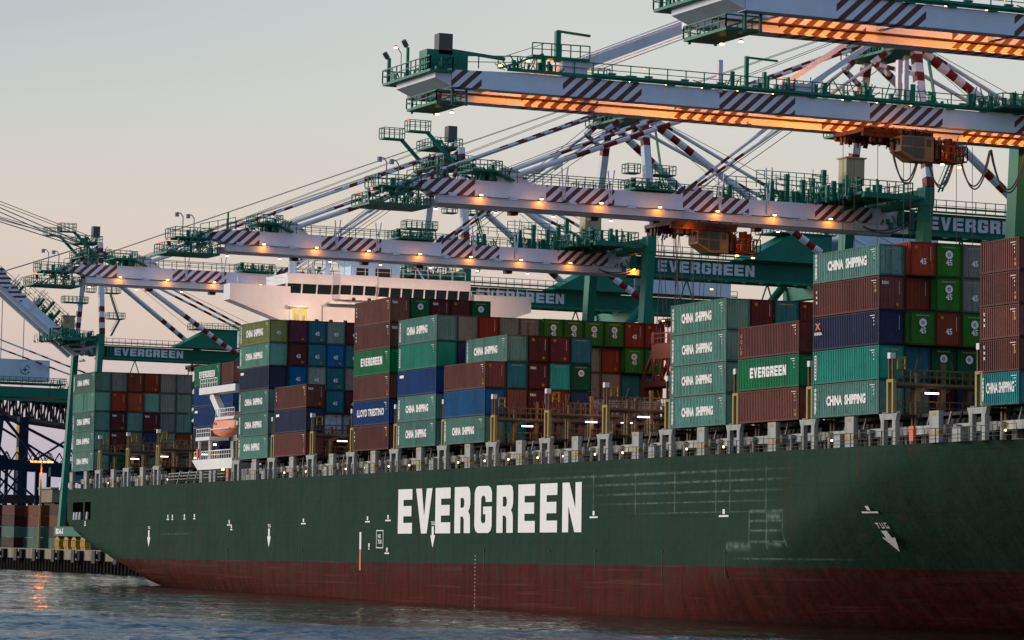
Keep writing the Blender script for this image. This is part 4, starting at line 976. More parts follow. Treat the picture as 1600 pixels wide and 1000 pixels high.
    for x in (.03, -2.0): mb.poly([(x, 22.8, 45.2), (x, 26.6, 45.2), (x, 26.6, 45.9), (x, 25.2, 45.9), (x, 24.6, 46.4), (x, 23.6, 46.4), (x - .4, 22.8, 45.2), (x - .4, 26.6, 45.2), (x - .4, 26.6, 45.9), (x - .4, 25.2, 45.9), (x - .4, 24.6, 46.4), (x - .4, 23.6, 46.4)], [(0, 1, 2, 3, 4, 5), (11, 10, 9, 8, 7, 6)] + [(i, 6 + i, 6 + (i + 1) % 6, (i + 1) % 6) for i in range(6)])
    parts.append(mb.build('stay_bracket', 'boom_stripe', t))
    mb = MB(); mb.deck(-3.2, .9, -2.4, 1.0, 46.3, 1.0, .045, .2, .8); clutter(mb, -2.8, .6, -2.2, 2.6, 45.3, 34, 8, 1.7); mb.deck(-3.0, .6, 16.8, 21.8, 45.6, 1.0, .045, .18, .9); clutter(mb, -2.8, .4, 16.4, 22.2, 45.3, 30, 9, 1.5)
    stairs(mb, (.5, 2.5, 45.3), (.5, -.2, 46.4))
    for y, h in ((29.6, 1.7), (34.2, 2.4), (36.1, 3.2), (38.1, 2.7), (41.2, 4.1)): cage_cabinet(mb, -.8 - (y % 2) * .8, y, 45.2, h, .5)
    clutter(mb, -2.2, .4, 27.5, 46, 45.2, 60, 10, 1.8); mb.rail((.2, 28, 46.6), (.2, 43, 46.6), 1.0, 1.2, .04); mb.rail((-2.2, 33, 47.8), (-2.2, 42, 47.8), 1.0, 1.0, .04)
    parts.append(mb.build('service_platform', 'crane_green', t))
    mb = MB()
    for y, h in ((8.5, 3.0), (14.0, 3.0), (27.3, 3.4), (33.2, 4.6)): mb.beam((.15, y, 44.2), (.15, y - .25, 44.2 + h), .13); mb.beam((.15, y + .1, 44.2), (.15, y + .5, 44.2 + h + .1), .13); mb.box(.05, .3, y - .1, y + .25, 43.7, 44.4)
    parts.append(mb.build('cable_guide', 'crane_white', t))
    if not raise_deg:
        for i in range(7): parts.append(lamp(t, 1.75, -1.7 + i * 7.0, 43.5, 62, off=(.0, 0, -.3)))
        for y in (-4.6, 2.4, 9.2, 16.1, 23.0, 29.6, 36.7): parts.append(lamp(t, -3.9, y, 42.3, 0, 'pink'))
        mb = MB()
        for y in (3.5, 13, 20.5, 33): mb.box(-3.4, -2.4, y, y + .9, 42.0, 42.4)
        mb.build('rail_stop', 'crane_red', t)
    else:
        parts = list(t.children)
        piv = Vector((0, 45.6, 43.6)); Mr = Matrix.Translation(piv) @ Matrix.Rotation(R(-raise_deg), 4, 'X') @ Matrix.Translation(-piv)
        for p_ in parts: p_.matrix_local = Mr @ p_.matrix_local
def trolley(t, y0, z1, w=(-4.6, 2.2), cab='cab_yellow', cabx=0.6):
    """machinery trolley under the rails with the driver's cab hung at its landward end"""
    mb = MB(); mb.box(w[0], w[1], y0, y0 + 8.0, z1 - .75, z1 - .35); clutter(mb, w[0], w[1], y0, y0 + 8, z1 - 1.6, 30, 21, 1.4)
    for x in (w[0] + .3, w[1] - .3): mb.beam((x, y0, z1 - .9), (x, y0 + 8, z1 - .9), .35, .5)
    for k in range(6): mb.beam((w[1], y0 + k * 1.3, z1 - 1.0), (w[1], y0 + k * 1.3 + .8, z1 - .1), .1)
    tr = mb.build('trolley_frame', 'machine_brown', t)
    cy, cz = y0 + 3.4, z1 - 3.5
    mb = MB(); pf = [(cy, cz + .9), (cy + 1.5, cz), (cy + 3.8, cz), (cy + 3.8, cz + 2.55), (cy - .0, cz + 2.45)]
    n = len(pf); a = [(cabx + 1.1, y, z) for y, z in pf] + [(cabx - 1.1, y, z) for y, z in pf]
    mb.poly(a, [tuple(range(n)), tuple(range(2 * n - 1, n - 1, -1))] + [(i, n + i, n + (i + 1) % n, (i + 1) % n) for i in range(n)])
    cb = mb.build('driver_cab', cab, t)
    mb = MB(); mb.poly([(cabx + 1.12, cy + .12, cz + 1.0), (cabx + 1.12, cy + 1.35, cz + .42), (cabx + 1.12, cy + 1.35, cz + 1.35), (cabx + 1.12, cy + .12, cz + 1.35)], [(0, 1, 2, 3)]); mb.poly([(cabx + 1.12, cy + .12, cz + 1.5), (cabx + 1.12, cy + 1.35, cz + 1.5), (cabx + 1.12, cy + 1.35, cz + 2.4), (cabx + 1.12, cy + .12, cz + 2.35)], [(0, 1, 2, 3)]); mb.box(cabx + 1.1, cabx + 1.13, cy + 1.5, cy + 2.7, cz + .3, cz + 1.3); mb.box(cabx + 1.1, cabx + 1.13, cy + 1.5, cy + 2.7, cz + 1.45, cz + 2.4); mb.box(cabx + 1.1, cabx + 1.13, cy + 3.0, cy + 3.5, cz + 1.5, cz + 2.2); mb.box(cabx - 1, cabx + 1, cy - .03, cy, cz + 1.1, cz + 2.2)
    mb.build('cab_window', 'glass_dark', cb)
    mb = MB(); mb.deck(cabx - 1.4, cabx + 1.3, cy + 4.5, cy + 7.6, cz + .3, 1.4, .05, .15, .8); clutter(mb, cabx - 1, cabx + 1, cy + 4.0, cy + 7.4, cz + .3, 26, 4, 2.6); clutter(mb, cabx - 1, cabx + 1, cy, cy + 4, cz + 2.55, 18, 14, .8); mb.beam((cabx, cy + 1, cz + 2.4), (cabx, cy + 1, z1 - .8), .3); mb.beam((cabx, cy + 4, cz + 2.6), (cabx, cy + 4, z1 - .8), .3)
    mb.build('cab_platform', 'machine_brown', cb)
    lamp(t, cabx + .8, cy + 5.0, cz - .1, 50, off=(0, 0, .9)); lamp(t, cabx + .4, cy + 7.2, cz - .2, 30)
    light('cab_glow', 'POINT', (cabx + 2.2, y0 + 2.0, z1 - 1.2), 160, SOD, .3, t); light('cab_glow', 'POINT', (cabx + 2.6, cy + 5.8, z1 - 2.0), 120, SOD, .3, t)
def festoon(t, x, pts, mat='cable'):
    mb = MB()
    for (y0, z0), (y1, z1), sag in pts:
        for dx in (0, .22): 
            ps = []
            for i in range(15):
                u = i / 14; ps.append((x + dx, y0 + (y1 - y0) * u, z0 + (z1 - z0) * u - (sag + dx * 1.5) * (1 - (2 * u - 1) ** 2) ** .9))
            mb.path(ps, .085, 5)
    mb.build('festoon_cable', mat, t)
def portal(t, zt=46.8, yw=48.2, yl=78, hx=8.8, leg=1.6):
    mb = MB()
    for s in (-1, 1):
        mb.beam((s * hx, 46.3, 7.0), (s * hx, yw, zt - 2.0), leg, 1.1); mb.beam((s * hx, yl, 7.0), (s * hx, yl, zt - 4), leg, 1.1)
    lg = mb.build('portal_leg', 'crane_green', t)
    mb = MB()
    mb.box(-hx + leg / 2, hx - leg / 2, yw - .5, yw + .5, zt - 1.95, zt - .2); 
    for s in (-1, 1): mb.box(s * hx - .9, s * hx + .9, yw - .6, yw + .6, zt - 2.0, zt)
    mb.box(-hx + leg / 2, hx - leg / 2, yl - .8, yl + .8, zt - 5.9, zt - 4.2)
    mb.build('portal_beam', 'crane_green', t)
    mb = MB(); mb.box(-hx - 1.2, hx + 1.2, 45.3, 47.3, 7.0, 8.9); mb.box(-hx - 1.2, hx + 1.2, yl - 1, yl + 1, 7.0, 8.9); sb = mb.build('sill_beam', 'crane_dark_green', t)
    mb = MB()
    for s in (-1, 1):
        mb.beam((s * hx, 47.6, 18.5), (s * hx, yl - .9, 18.5), 1.2, 1.6); mb.beam((s * hx, yl - 9, 43 - .5), (s * hx, 47.9, 19.5), .01) if False else None
        mb.tube((s * hx, yl - .8, 43.2), (s * hx, 58, 20), .55, 10); mb.tube((s * hx, 49.3, 42.8), (s * hx, 56.5, 20), .01, 4) if False else None
    mb.tube((-hx, 46.6, 20), (hx, 46.4, 9.2), .01, 4) if False else None
    mb.build('diagonal_brace', 'crane_green', t)
    mb = MB()
    for y in (46.3, yl):
        for x in (-hx - .4, -hx + 6.0, hx - 6, hx + .4):
            mb.poly([(x - 1.9, y - .5, 6.2), (x + 1.9, y - .5, 6.2), (x + .6, y - .5, 6.98), (x - .6, y - .5, 6.98), (x - 1.9, y + .5, 6.2), (x + 1.9, y + .5, 6.2), (x + .6, y + .5, 6.98), (x - .6, y + .5, 6.98)], [(0, 1, 2, 3), (7, 6, 5, 4), (0, 4, 5, 1), (1, 5, 6, 2), (2, 6, 7, 3), (3, 7, 4, 0)])
            for k in (-1.4, -.3, .8): mb.box(x + k, x + k + .8, y - .6, y + .6, 4.9, 6.1); mb.tube((x + k + .4, y - .45, 4.6), (x + k + .4, y + .45, 4.6), .42, 10)
    mb.build('bogie', 'yellow_paint', t)
    return sb
def crane_small(xc, label, raised=0, trol=None, seed=0):
    t = thing('gantry_crane', label, 'gantry crane', (xc, 0, 0), 'ship to shore cranes over the ship')
    boom_parts(t, raised)
    # landside girder and its name
    mb = MB(); mb.box(-2.35, -.05, 50.55, 97, 42.95, 45.1); mb.box(-2.2, -.2, 46.6, 50.5, 43.1, 45.2, 1); mb.box(.1, .5, 50.6, 97, 45.15, 45.35, 2); g = mb.build('main_girder', ['crane_dark_green', 'crane_white', 'crane_dark_green'], t)
    mb = MB()
    for x0, x1 in ((.35, 1.1), (-3.5, -2.75)): mb.box(x0, x1, 50.6, 97, 42.42, 42.8)
    for i in range(18): y = 52 + i * 2.6; mb.box(-2.7, .3, y - .15, y + .15, 42.55, 42.94)
    for y in (58, 70, 82, 92): mb.beam((0, y, 42.4), (0, y - .9, 39.8), .16); mb.beam((0, y, 42.4), (0, y + .9, 39.8), .16)
    mb.build('trolley_rail', 'crane_green', t)
    link('lettering', evergreen_word(14.6, 1.5, 'crane_letter'), g, (.01, 53.7, 43.25), math.pi / 2)
    mb = MB(); mb.rail((.45, 50.6, 45.35), (.45, 97, 45.35), 1.25, 1.3, .04); mb.beam((.45, 50.6, 45.75), (.45, 97, 45.75), .22, .2); mb.build('walkway_railing', 'crane_dark_green', t)
    # machinery house, electric room
    mb = MB(); mb.box(-4.6, 1.2, 80.5, 95.5, 45.6, 50.2, 1); mh = mb.build('machinery_house', ['crane_green', 'house_blue'], t)
    mb = MB(); mb.poly([(1.3, 66, 45.4), (1.3, 79, 45.4), (1.3, 79, 49.2), (1.3, 73, 49.2), (-3.6, 66, 45.4), (-3.6, 79, 45.4), (-3.6, 79, 49.2), (-3.6, 73, 49.2)], [(0, 1, 2, 3), (7, 6, 5, 4), (0, 3, 7, 4), (3, 2, 6, 7), (2, 1, 5, 6)]); mb.deck(-3.8, 1.6, 70, 79.5, 49.4, 1.1, .045, .15, 1.2); mb.build('landside_frame', 'crane_green', t)
    mb = MB(); mb.box(-1.6, .2, 43.0, 45.3, 47.6, 50.6); mb.box(-1.8, .4, 42.8, 45.5, 50.6, 50.75); mb.build('electric_house', 'beige_paint', t)
    # mast
    mb = MB()
    for s in (-1, 1): mb.striped((s * 9.1, 48.4, 46.8), (s * 5.0, 48.6, 65.0), .48, ((0, .30), (.66, 1)), 1.1, box=True)
    mb.striped((-5.0, 48.6, 63.8), (5.0, 48.6, 63.8), .45, ((0, 1),), 1.0, box=True)
    for s in (-1, 1):
        mb.striped((s * 5.0, 48.6, 64.6), (s * 3.2, 44.4, 61.0), .32, ((0, 1),), .9, box=True); mb.striped((s * 5.0, 49, 64.2), (s * 1.2, 49, 60.6), .25, ((0, 1),), .9, box=True); mb.striped((s * 3.2, 44.4, 61.0), (s * 6.2, 48.4, 59.6), .22, ((0, 1),), .9, box=True)
    mb.build('mast', ['crane_white', 'crane_red'], t)
    mb = MB(); mb.deck(-6.2, 6.2, 45.6, 50.6, 62.6, 1.2, .05, .3, 1.3); mb.deck(-3.5, 3.2, 45.0, 49.6, 65.4, 1.2, .05, .25, 1.2); clutter(mb, -5, 5, 46, 50.4, 62.6, 40, 31 + seed, 2.4); clutter(mb, -3, 3, 45.4, 49.4, 65.4, 16, 33, 1.6)
    for x in (5.2, -5.2): mb.beam((x, 47.6, 62.6), (x, 43.2, 66.9), .4, .5); mb.deck(x - 1.0, x + 1.0, 40.0, 43.3, 67.0, 1.5, .05, .2, .9)
    stairs(mb, (7.2, 50.4, 54.8), (6.6, 52.3, 50.2)); stairs(mb, (7.0, 52.5, 50.0), (7.8, 50.6, 46.6)); mb.deck(5.6, 8.4, 50, 53.2, 50.1, 1.1, .045, .15, .9); mb.deck(4.8, 7.6, 49.4, 52.4, 55.2, 1.1, .045, .15, .9); mb.deck(5.6, 7.4, 45.6, 47.4, 55.2, 1.1, .045, .15, .9); mb.deck(-8.6, -6.2, 44.8, 49.8, 54.0, 1.1, .045, .25, .9)
    mb.beam((6.3, 51, 55.2), (5.2, 50.2, 62.6), .5, .1)
    mb.build('mast_platform', 'crane_green', t)
    mb = MB(); mb.box(-1, .6, 48.4, 49.8, 66.6, 68.8); mb.build('aviation_light_box', 'cable', t)
    mb = MB(); mb.tube((5.2, 40.1, 68.4), (5.2, 40.1, 68.9), .14, 6); mb.build('warning_light', 'lamp_red', t)
    # stays
    if not raised:
        mb = MB()
        for s in (0, 1):
            x0, x1 = (3.6, -.1) if s else (-4.6, -2.3)
            mb.striped((x1, 2.6, 46.5), (x0, 47.6, 64.6), .17, ((.12, .50), (.66, 1)), 1.3, 8); mb.striped((x1, 3.2, 46.0), (x1 + (x0 - x1) * .42, 22.0, 53.2), .26, ((.35, 1),), 1.7, 8)
            mb.striped((x1, 24.7, 46.3), (x0, 48.0, 63.4), .17, ((0, .22), (.86, 1)), 1.4, 8); mb.tube((x1 + (x0 - x1) * .55, 37.5, 55.7), (x1 + (x0 - x1) * .58, 38.6, 56.4), .4, 8)
        mb.build('fore_stay', ['crane_white', 'crane_red'], t)
        mb = MB()
        for x in (-3.2, .6): mb.tube((x, -12.5, 43.2), (x, 46.8, 66.4), .035, 5); mb.tube((x, 2, 46.6), (x, 47, 65.9), .035, 5); mb.tube((x, 25, 46), (x, 48, 64.9), .045, 5); mb.tube((x, 26, 46), (x, 48.4, 62.0), .045, 5)
        mb.build('hoist_rope', 'cable', t)
    else:
        mb = MB()
        a = R(raised)
        def P_(y, z): dy, dz = y - 45.6, z - 43.6; return (45.6 + dy * math.cos(a) + dz * math.sin(a), 43.6 - dy * math.sin(a) + dz * math.cos(a))
        for yy in (2.6, -8, 24.7):
            y, z = P_(yy, 46.5)
            for x in (-3.0, .6): mb.tube((x, y, z), (x * 1.4, 47.4, 64.8), .11, 6)
        mb.build('fore_stay', 'cable_light', t)
        mb = MB()
        for x, dz in ((-4, 0), (-3.2, .35), (2.6, .1), (3.4, .45)): mb.tube((x, 47, 66.0 + dz), (x, 8, 74 + dz * 1.6 + (4 if x > 0 else 0)), .07, 5)
        mb.build('hoist_rope', 'cable', t)
    mb = MB()
    for s in (-1, 1):
        mb.striped((s * 5.0, 48.8, 63.0), (s * 9.3, 76.0, 44.2), .50, ((0, .28), (.62, 1)), 1.15, 12); mb.tube((s * 4.6, 48.8, 63.4), (s * 4.2, 49, 63.6), .1, 4)
        mb.striped((s * 3.6, 48.9, 63.8), (s * 1.6 - 1, 90, 45.9), .24, ((.02, .12), (.44, .85)), 1.6, 8)
    mb.build('back_stay', ['crane_white', 'crane_red'], t)
    mb = MB(); mb.tube((5, 49, 63.4), (7, 88, 47), .04, 4); mb.tube((5, 49, 62.4), (8, 72, 45), .035, 4); mb.tube((-5, 49, 62.8), (-7, 74, 45), .035, 4); mb.build('signal_wire', 'cable', t)
    # platforms round the portal head
    mb = MB(); mb.deck(-8.2, 8.2, 40.5, 46.9, 46.0, 1.3, .05, .3, 1.0); clutter(mb, -8, 8, 38, 47, 45.4, 70, 41 + seed, 2.6); clutter(mb, -2.4, 1.6, 46.5, 53, 42.9, 40, 43, 2.4); mb.beam((1.0, 42, 44.6), (1.0, 47.6, 46.4), .35); mb.beam((8.4, 40.6, 45.6), (8.6, 47.3, 45.6), .6, .5)
    for k in range(3): cage_cabinet(mb, 6.0 - k * 5.2, 41.2 + (k % 2) * 2.4, 46.0, 1.8 + (k * 37 % 3) * .4, .5)
    mb.build('portal_platform', 'crane_green', t)
    sb = portal(t)
    if trol is not None:
        trolley(t, trol, 42.4)
    mb = MB()
    if trol is not None:
        for dy in (1.0, 1.6, 3.0, 6.6, 7.2):
            for x in (-3.4, .8): mb.tube((x, trol + dy, 41.4), (x, trol + dy + (1.5 - dy * .3), 30), .04, 4)
        mb.build('spreader_rope', 'cable', t)
    return t, sb
GEN = 'striped boom reaching over the ship'
c3, _ = crane_small(-86, 'crane with driver cab under its striped boom, second below the topmost boom', 0, 20.5, 1)
c4, _ = crane_small(-156, 'crane with striped level boom passing just above the white bridge wing of the ship', 0, None, 2)
c5, _ = crane_small(-218, 'crane with level boom whose tip is farthest left, behind the ship bridge', 0, 86.0, 3)
c6, sb6 = crane_small(-405, 'leftmost crane with raised boom, standing on yellow bogies beyond the ship stern', 39, 70.0, 4)
link('lettering', text_mesh('BDA-5', 5.4, 1.1, bold=.05), sb6, (-8.6, 45.28, 7.4)); link('lettering', text_mesh('5', .9, 1.5), sb6, (-9.9, 46.0, 16.2))
festoon(c3, 1.5, [((44.5, 42.9), (52.3, 45.2), 1.2)]); festoon(c4, 1.5, [((44.5, 42.9), (52.3, 45.2), 1.2)])
lamp(c4, 1.4, 49.6, 43.2, 120); lamp(c4, 1.4, 61.0, 41.2, 90); lamp(c5, 1.4, 84, 41.5, 120)
for k in (0, 6, 12, 18, 24, 30): light('flood_glow', 'SPOT', (-1.2, 3.5 + k, 41.4), 3000, (1, .62, .46), .3, c4, R(110), (-1, 0, -.8))

def crane_big(xc, label, y0=0.0, trol=None, seed=0):
    t = thing('gantry_crane', label, 'gantry crane', (xc, 0, 0), 'ship to shore cranes over the ship')
    for x0, x1 in ((-1.5, 0), (-11.5, -10.0)):
        mb = MB()
        pts = [(-20.6, 49.45), (80, 49.45), (80, 51.3), (-13.5, 51.3), (-20.6, 51.05)]
        pts = [(y + y0, z) for y, z in pts]
        n = len(pts); mb.poly([(x1, y, z) for y, z in pts] + [(x0, y, z) for y, z in pts], [tuple(range(n)), tuple(range(2 * n - 1, n - 1, -1))] + [(i, n + i, n + (i + 1) % n, (i + 1) % n) for i in range(n)])
        mb.build('boom_girder', 'big_boom_stripe', t)
    mb = MB()   # rails and flanges facing the gap
    mb.box(-9.98, -9.3, y0 - 19, 80, 49.46, 49.56); mb.build('trolley_rail', 'big_boom_stripe', t, None); mb = MB(); mb.box(-9.99, -9.55, y0 - 19, 80, 50.26, 50.38); mb.box(-9.99, -9.8, y0 - 19, 80, 49.57, 49.64); mb.box(-2.1, -1.52, y0 - 19, 80, 49.55, 49.72); mb.build('cable_tray', 'machine_brown', t, None)
    mb = MB()
    for k in range(9): y = y0 - 14 + k * 11; mb.box(-9.98, -1.52, y, y + .7, 50.6, 51.2)
    mb.build('cross_beam', 'big_boom_stripe', t)
    # nose: white tapered box between the girders
    mb = MB(); ya, yb = y0 - 22.3, y0 - 20.65
    mb.poly([(0, yb, 51.2), (0, yb, 49.5), (0, ya, 50.2), (0, ya, 50.75), (-10, yb, 51.2), (-10, yb, 49.5), (-10, ya, 50.2), (-10, ya, 50.75)], [(0, 1, 2, 3), (7, 6, 5, 4), (0, 3, 7, 4), (1, 5, 6, 2), (2, 6, 7, 3), (0, 4, 5, 1)]); mb.build('boom_nose', 'crane_white', t)
    mb = MB(); mb.deck(-12, .4, y0 - 23.0, y0 - 20.7, 50.95, 1.25, .05, .25, 1.3); mb.deck(-9.5, -1.8, y0 - 21.4, y0 - 18.4, 48.3, 1.0, .05, .25, 1.2)
    clutter(mb, -10, 0, y0 - 22.8, y0 - 20.9, 50.95, 20, 51, 1.3); mb.box(-3, -1, y0 - 22.8, y0 - 18.6, 51.2, 53.0); mb.beam((-1.5, y0 - 20.2, 53.1), (-1.5, y0 - 14.6, 52.7), .3)
    for x, y in ((-1.2, -18.6), (-9.2, -18.6), (-1.2, -20), (-9.6, -20.8)): mb.beam((x, y0 + y, 47.9), (x, y0 + y, 49.6), .2)
    mb.beam((-7.5, y0 - 22.2, 51), (-7.5, y0 - 22.2, 54), .25); mb.beam((-11.4, y0 - 22.6, 51), (-11.4, y0 - 22.6, 53.4), .3)
    mb.build('tip_platform', 'crane_green', t)
    mb = MB(); mb.box(-2.2, -1.0, y0 - 21.6, y0 - 20.2, 52.6, 54.6); mb.tube((-11.5, y0 - 22.7, 53.4), (-11.4, y0 - 23.1, 53.9), .25, 8); mb.tube((-7.6, y0 - 22.3, 54.1), (-7.4, y0 - 22.7, 54.6), .25, 8); mb.build('floodlight', 'cable', t)
    mb = MB(); mb.path([(-9.2, y0 - 22.2, 51), (-9.2, y0 - 22.2, 53.6), (-9.2, y0 - 22.7, 54.3)], .05); mb.build('tip_lamp_post', 'cable_light', t)
    lamp(t, -9.2, y0 - 22.8, 54.2, 0, 'pink'); lamp(t, -4, y0 - 18.9, 47.6, 0, 'pink'); lamp(t, -6, y0 - 19.6, 47.6, 0, 'lens')
    mb = MB(); mb.beam((.15, y0 - 15, 52.6 - 1.1), (.15, 80, 51.5), .3, .3)
    for a, b in (((.2, y0 - 20, 51.2), (.2, y0 - 14, 51.6)), ((.2, y0 - 14, 51.6), (.2, 80, 51.6)), ((-9.9, y0 - 20, 51.3), (-9.9, 80, 51.4))): mb.rail(a, b, 1.2, 2.0, .045)
    for i in range(22): y = y0 - 6 + i * 3.9; mb.box(.05, .35, y, y + .8, 51.25, 51.5); mb.beam((.2, y + 1.5, 51.9), (.2, y + 2.3, 51.9), .3, .15)
    mb.box(-.4, .5, y0 - 6, 80, 51.5, 51.75)
    mb.build('walkway_railing', 'crane_green', t)
    # stay pylon and jib davit
    mb = MB(); mb.box(-.9, -.02, y0 - 9.2, y0 - 6.6, 51.3, 52.9); mb.box(-9.9, -9.0, y0 - 9.2, y0 - 6.6, 51.3, 52.9); mb.box(-.9, -.05, 31.0 - 16.5 + y0, 18.2 + y0, 51.3, 52.6); mb.build('stay_bracket', 'crane_white', t)
    mb = MB(); mb.box(-1.6, .1, y0 - 12.4, y0 - 6.4, 52.95, 53.15); mb.rail((0, y0 - 12.4, 53.1), (0, y0 - 6.4, 53.2), 1.2, 1.0, .05); clutter(mb, -1.4, 0, y0 - 15, y0 - 9, 51.6, 24, 61, 1.4); stairs(mb, (0, y0 - 15.6, 51.6), (0, y0 - 11.4, 53.2)); mb.beam((0, y0 - 9.8, 52.6), (0, y0 - 9.8, 55.6), .5); mb.beam((0, y0 - 9.9, 55.6), (0, y0 - 6.4, 55.4), .22)
    for yy in (10.5,): mb.beam((0, y0 + yy, 51.6), (0, y0 + yy, 54.8), .35); mb.beam((0, y0 + yy, 54.7), (0, y0 + yy + 3.4, 54.6), .2)
    clutter(mb, -1, .3, y0 + 6, y0 + 34, 51.7, 50, 63, 1.8); mb.build('service_platform', 'crane_green', t)
    mb = MB()
    for y in (y0 + 7.6, y0 + 27.6, y0 + 28.4): mb.box(-.3, .2, y - .22, y + .22, 51.0, 54.2 + (1.6 if y > y0 + 20 else 0))
    for y in (y0 + 19.2, y0 + 20.2): mb.box(-9, -8.6, y - .25, y + .25, 51, 54.5)
    mb.build('cable_guide', 'crane_white', t)
    mb = MB()
    for x in (-.5, -9.5):
        mb.beam((x, y0 - 7.2, 52.5), (x * .9 - .2, 50, 76), .55, .95); mb.tube((x, y0 - 7, 53.2), (x * .9, 50, 77), .06, 5); mb.tube((x, y0 - 5.2, 52.3), (x * .9, 50, 75), .05, 5)
        mb.beam((x, y0 + 17.5, 52.4), (x * .9 - .2, 50, 74), .3, .5)
    mb.build('fore_stay', 'crane_white', t)
    mb = MB()
    for s in (-12.2, 4.2): mb.beam((s, 48.5, 8), (s, 50.3, 53), 1.9, 1.3); mb.beam((s, 80, 8), (s, 80, 50), 1.9, 1.3); mb.beam((s, 48, 20), (s, 79, 20), 1.2, 1.6)
    mb.build('portal_leg', 'crane_green', t)
    mb = MB(); mb.box(-13.2, 5.2, 49.4, 51.2, 53.05, 55.0); mb.box(-15.2, 5.2, 79, 81, 50.1, 52.0); mb.box(-16, 6, 46, 48, 7, 8.9); mb.box(-16, 6, 79, 81, 7, 8.9); mb.build('portal_beam', 'crane_green', t)
    mb = MB()
    for s in (-1, 1): mb.striped((-5 + s * 9.2, 57, 52.0), (-5 + s * 5, 57, 78), .8, ((0, .25), (.7, 1)), 1.2, box=True); mb.striped((-5 + s * 5, 57, 76), (-5 + s * 9, 80, 52), .5, ((0, .3), (.6, 1)), 1.2, 10)
    mb.box(-10, 0, 56.2, 57.8, 75, 76.5); mb.build('mast', ['crane_white', 'crane_red'], t)
    mb = MB(); mb.deck(-2, 2.6, 39, 47, 51.8, 1.2, .05, .2, 1.2); clutter(mb, -1.6, 2, 36, 47, 51.7, 40, 71, 2.2); mb.build('portal_platform', 'crane_dark_green', t)
    mb = MB()
    for y in (46, 77.5):
        for x in (-15, 5):
            for k in (-2.4, -.8, .8): mb.box(x + k, x + k + 1.2, y + .4, y + 1.9, 4.9, 6.9); mb.tube((x + k + .6, y + .6, 4.6), (x + k + .6, y + 1.6, 4.6), .42, 10)
    mb.build('bogie', 'yellow_paint', t)
    # lamps between the girders light their inner faces
    for i in range(18):
        y = y0 - 13 + i * 5.0; lamp(t, -5.6, y, 51.25, 950 * (.6 + .8 * ((i * 37) % 10) / 10), 'lens', off=(0, 0, -.45))
    for i in range(9): lamp(t, -1.0, y0 - 1.5 + i * 3.9, 51.55, 6, 'lens')
    for i in range(3): lamp(t, -.9, y0 - 15.3 + i * 1.4, 52.0 + i * .35, 20, 'lens')
    if trol is not None:
        trolley(t, trol, 49.4, (-8.2, -2.0), 'cab_yellow', -1.6)
        mb = MB()
        for dy in (-1.5, .4, 3.2, 5.6, 6.2, 8.2, 11.2, 13.5): mb.tube((-5 + (dy % 3), trol + dy, 48.2), (-5 + (dy % 3), trol + dy + .3, 29), .035, 4)
        mb.build('spreader_rope', 'cable', t)
        festoon(t, -2.0, [((28.8, 47.8), (32.0, 46.8), 3.3), ((33.0, 46.8), (36.3, 47.6), 3.4), ((36.6, 47.8), (40.3, 47.7), 3.8), ((40.4, 47.8), (44.5, 47.7), 3.9)])
    return t
crane_big(-49, 'crane whose long striped boom crosses the sky below the topmost one, driver cab hanging', 0.9, 25.7, 1)
crane_big(5, 'crane at top right, only the nose and lit underside of its striped boom in view', 4.1, None, 2)

# spreader lowered from the middle crane into the empty bays
t = thing('spreader', 'rusty red spreader frame hanging on ropes beside the four high teal block', 'spreader', (-86, 22.3, 0))
mb = MB(); mb.box(-6, 6, -1.2, 1.2, 24.2, 24.9)
for x in (-5.8, 5.6): mb.box(x, x + .4, -1.25, 1.25, 23.2, 24.19); mb.beam((x, -1.1, 24.9), (x * .45, -1.1, 28.6), .3); mb.beam((x, 1.1, 24.9), (x * .45, 1.1, 28.6), .3)
mb.build('spreader_frame', 'spreader_red', t)
mb = MB(); mb.box(-3.2, 3.2, -1.3, 1.3, 27.2, 28.9)
for x in (-2.6, -.9, .9, 2.6): mb.beam((x, -1.32, 24.9), (x + .5, -1.32, 27.2), .22); mb.beam((x + .9, -1.32, 24.9), (x - .4, -1.32, 27.2), .16)
for y in (-1.0, 1.0):
    for x in (-2.7, 2.7): mb.tube((x, y, 28.9), (x, y, 30.2), .5, 10)
mb.rail((-3.2, -1.3, 28.9), (3.2, -1.3, 28.9), 1.1, .8, .05); mb.build('head_block', 'spreader_red', t)
mb = MB()
for x in (-2.7, 2.7):
    for y in (-1, 1): mb.tube((x, y, 30.0), (x * .6, y, 41.6), .05, 4)
mb.build('hoist_rope', 'cable', t)
light('work_glow', 'POINT', (5, -3, 27.5), 160, SOD, .3, t)

# crane left of the raised boom: white machinery house on a green girder
t = thing('gantry_crane', 'distant crane at the left edge with white machinery house bearing a compass emblem', 'gantry crane', (-470, 0, 0))
mb = MB(); mb.box(-5, 0, 43, 58.5, 40.6, 45.2); mhs = mb.build('machinery_house', 'house_blue', t)
mb = MB(); n = 18; pts = [(0, math.cos(2 * math.pi * i / n) * r, math.sin(2 * math.pi * i / n) * r) for r in (1.1, .9) for i in range(n)]; mb.poly(pts, [(i, (i + 1) % n, n + (i + 1) % n, n + i) for i in range(n // 2, n - 1)] + [(i, (i + 1) % n, n + (i + 1) % n, n + i) for i in range(1, 4)])
st = []
for i in range(8): r = 1.0 if i % 2 == 0 else .3; a = math.pi / 4 * i; st.append((.0, math.cos(a) * r * .8, math.sin(a) * r * .8))
mb.poly(st, [tuple(range(8))]); o = mb.build('emblem', 'crane_dark_green', mhs); o.location = (.04, 53.0, 43.0)
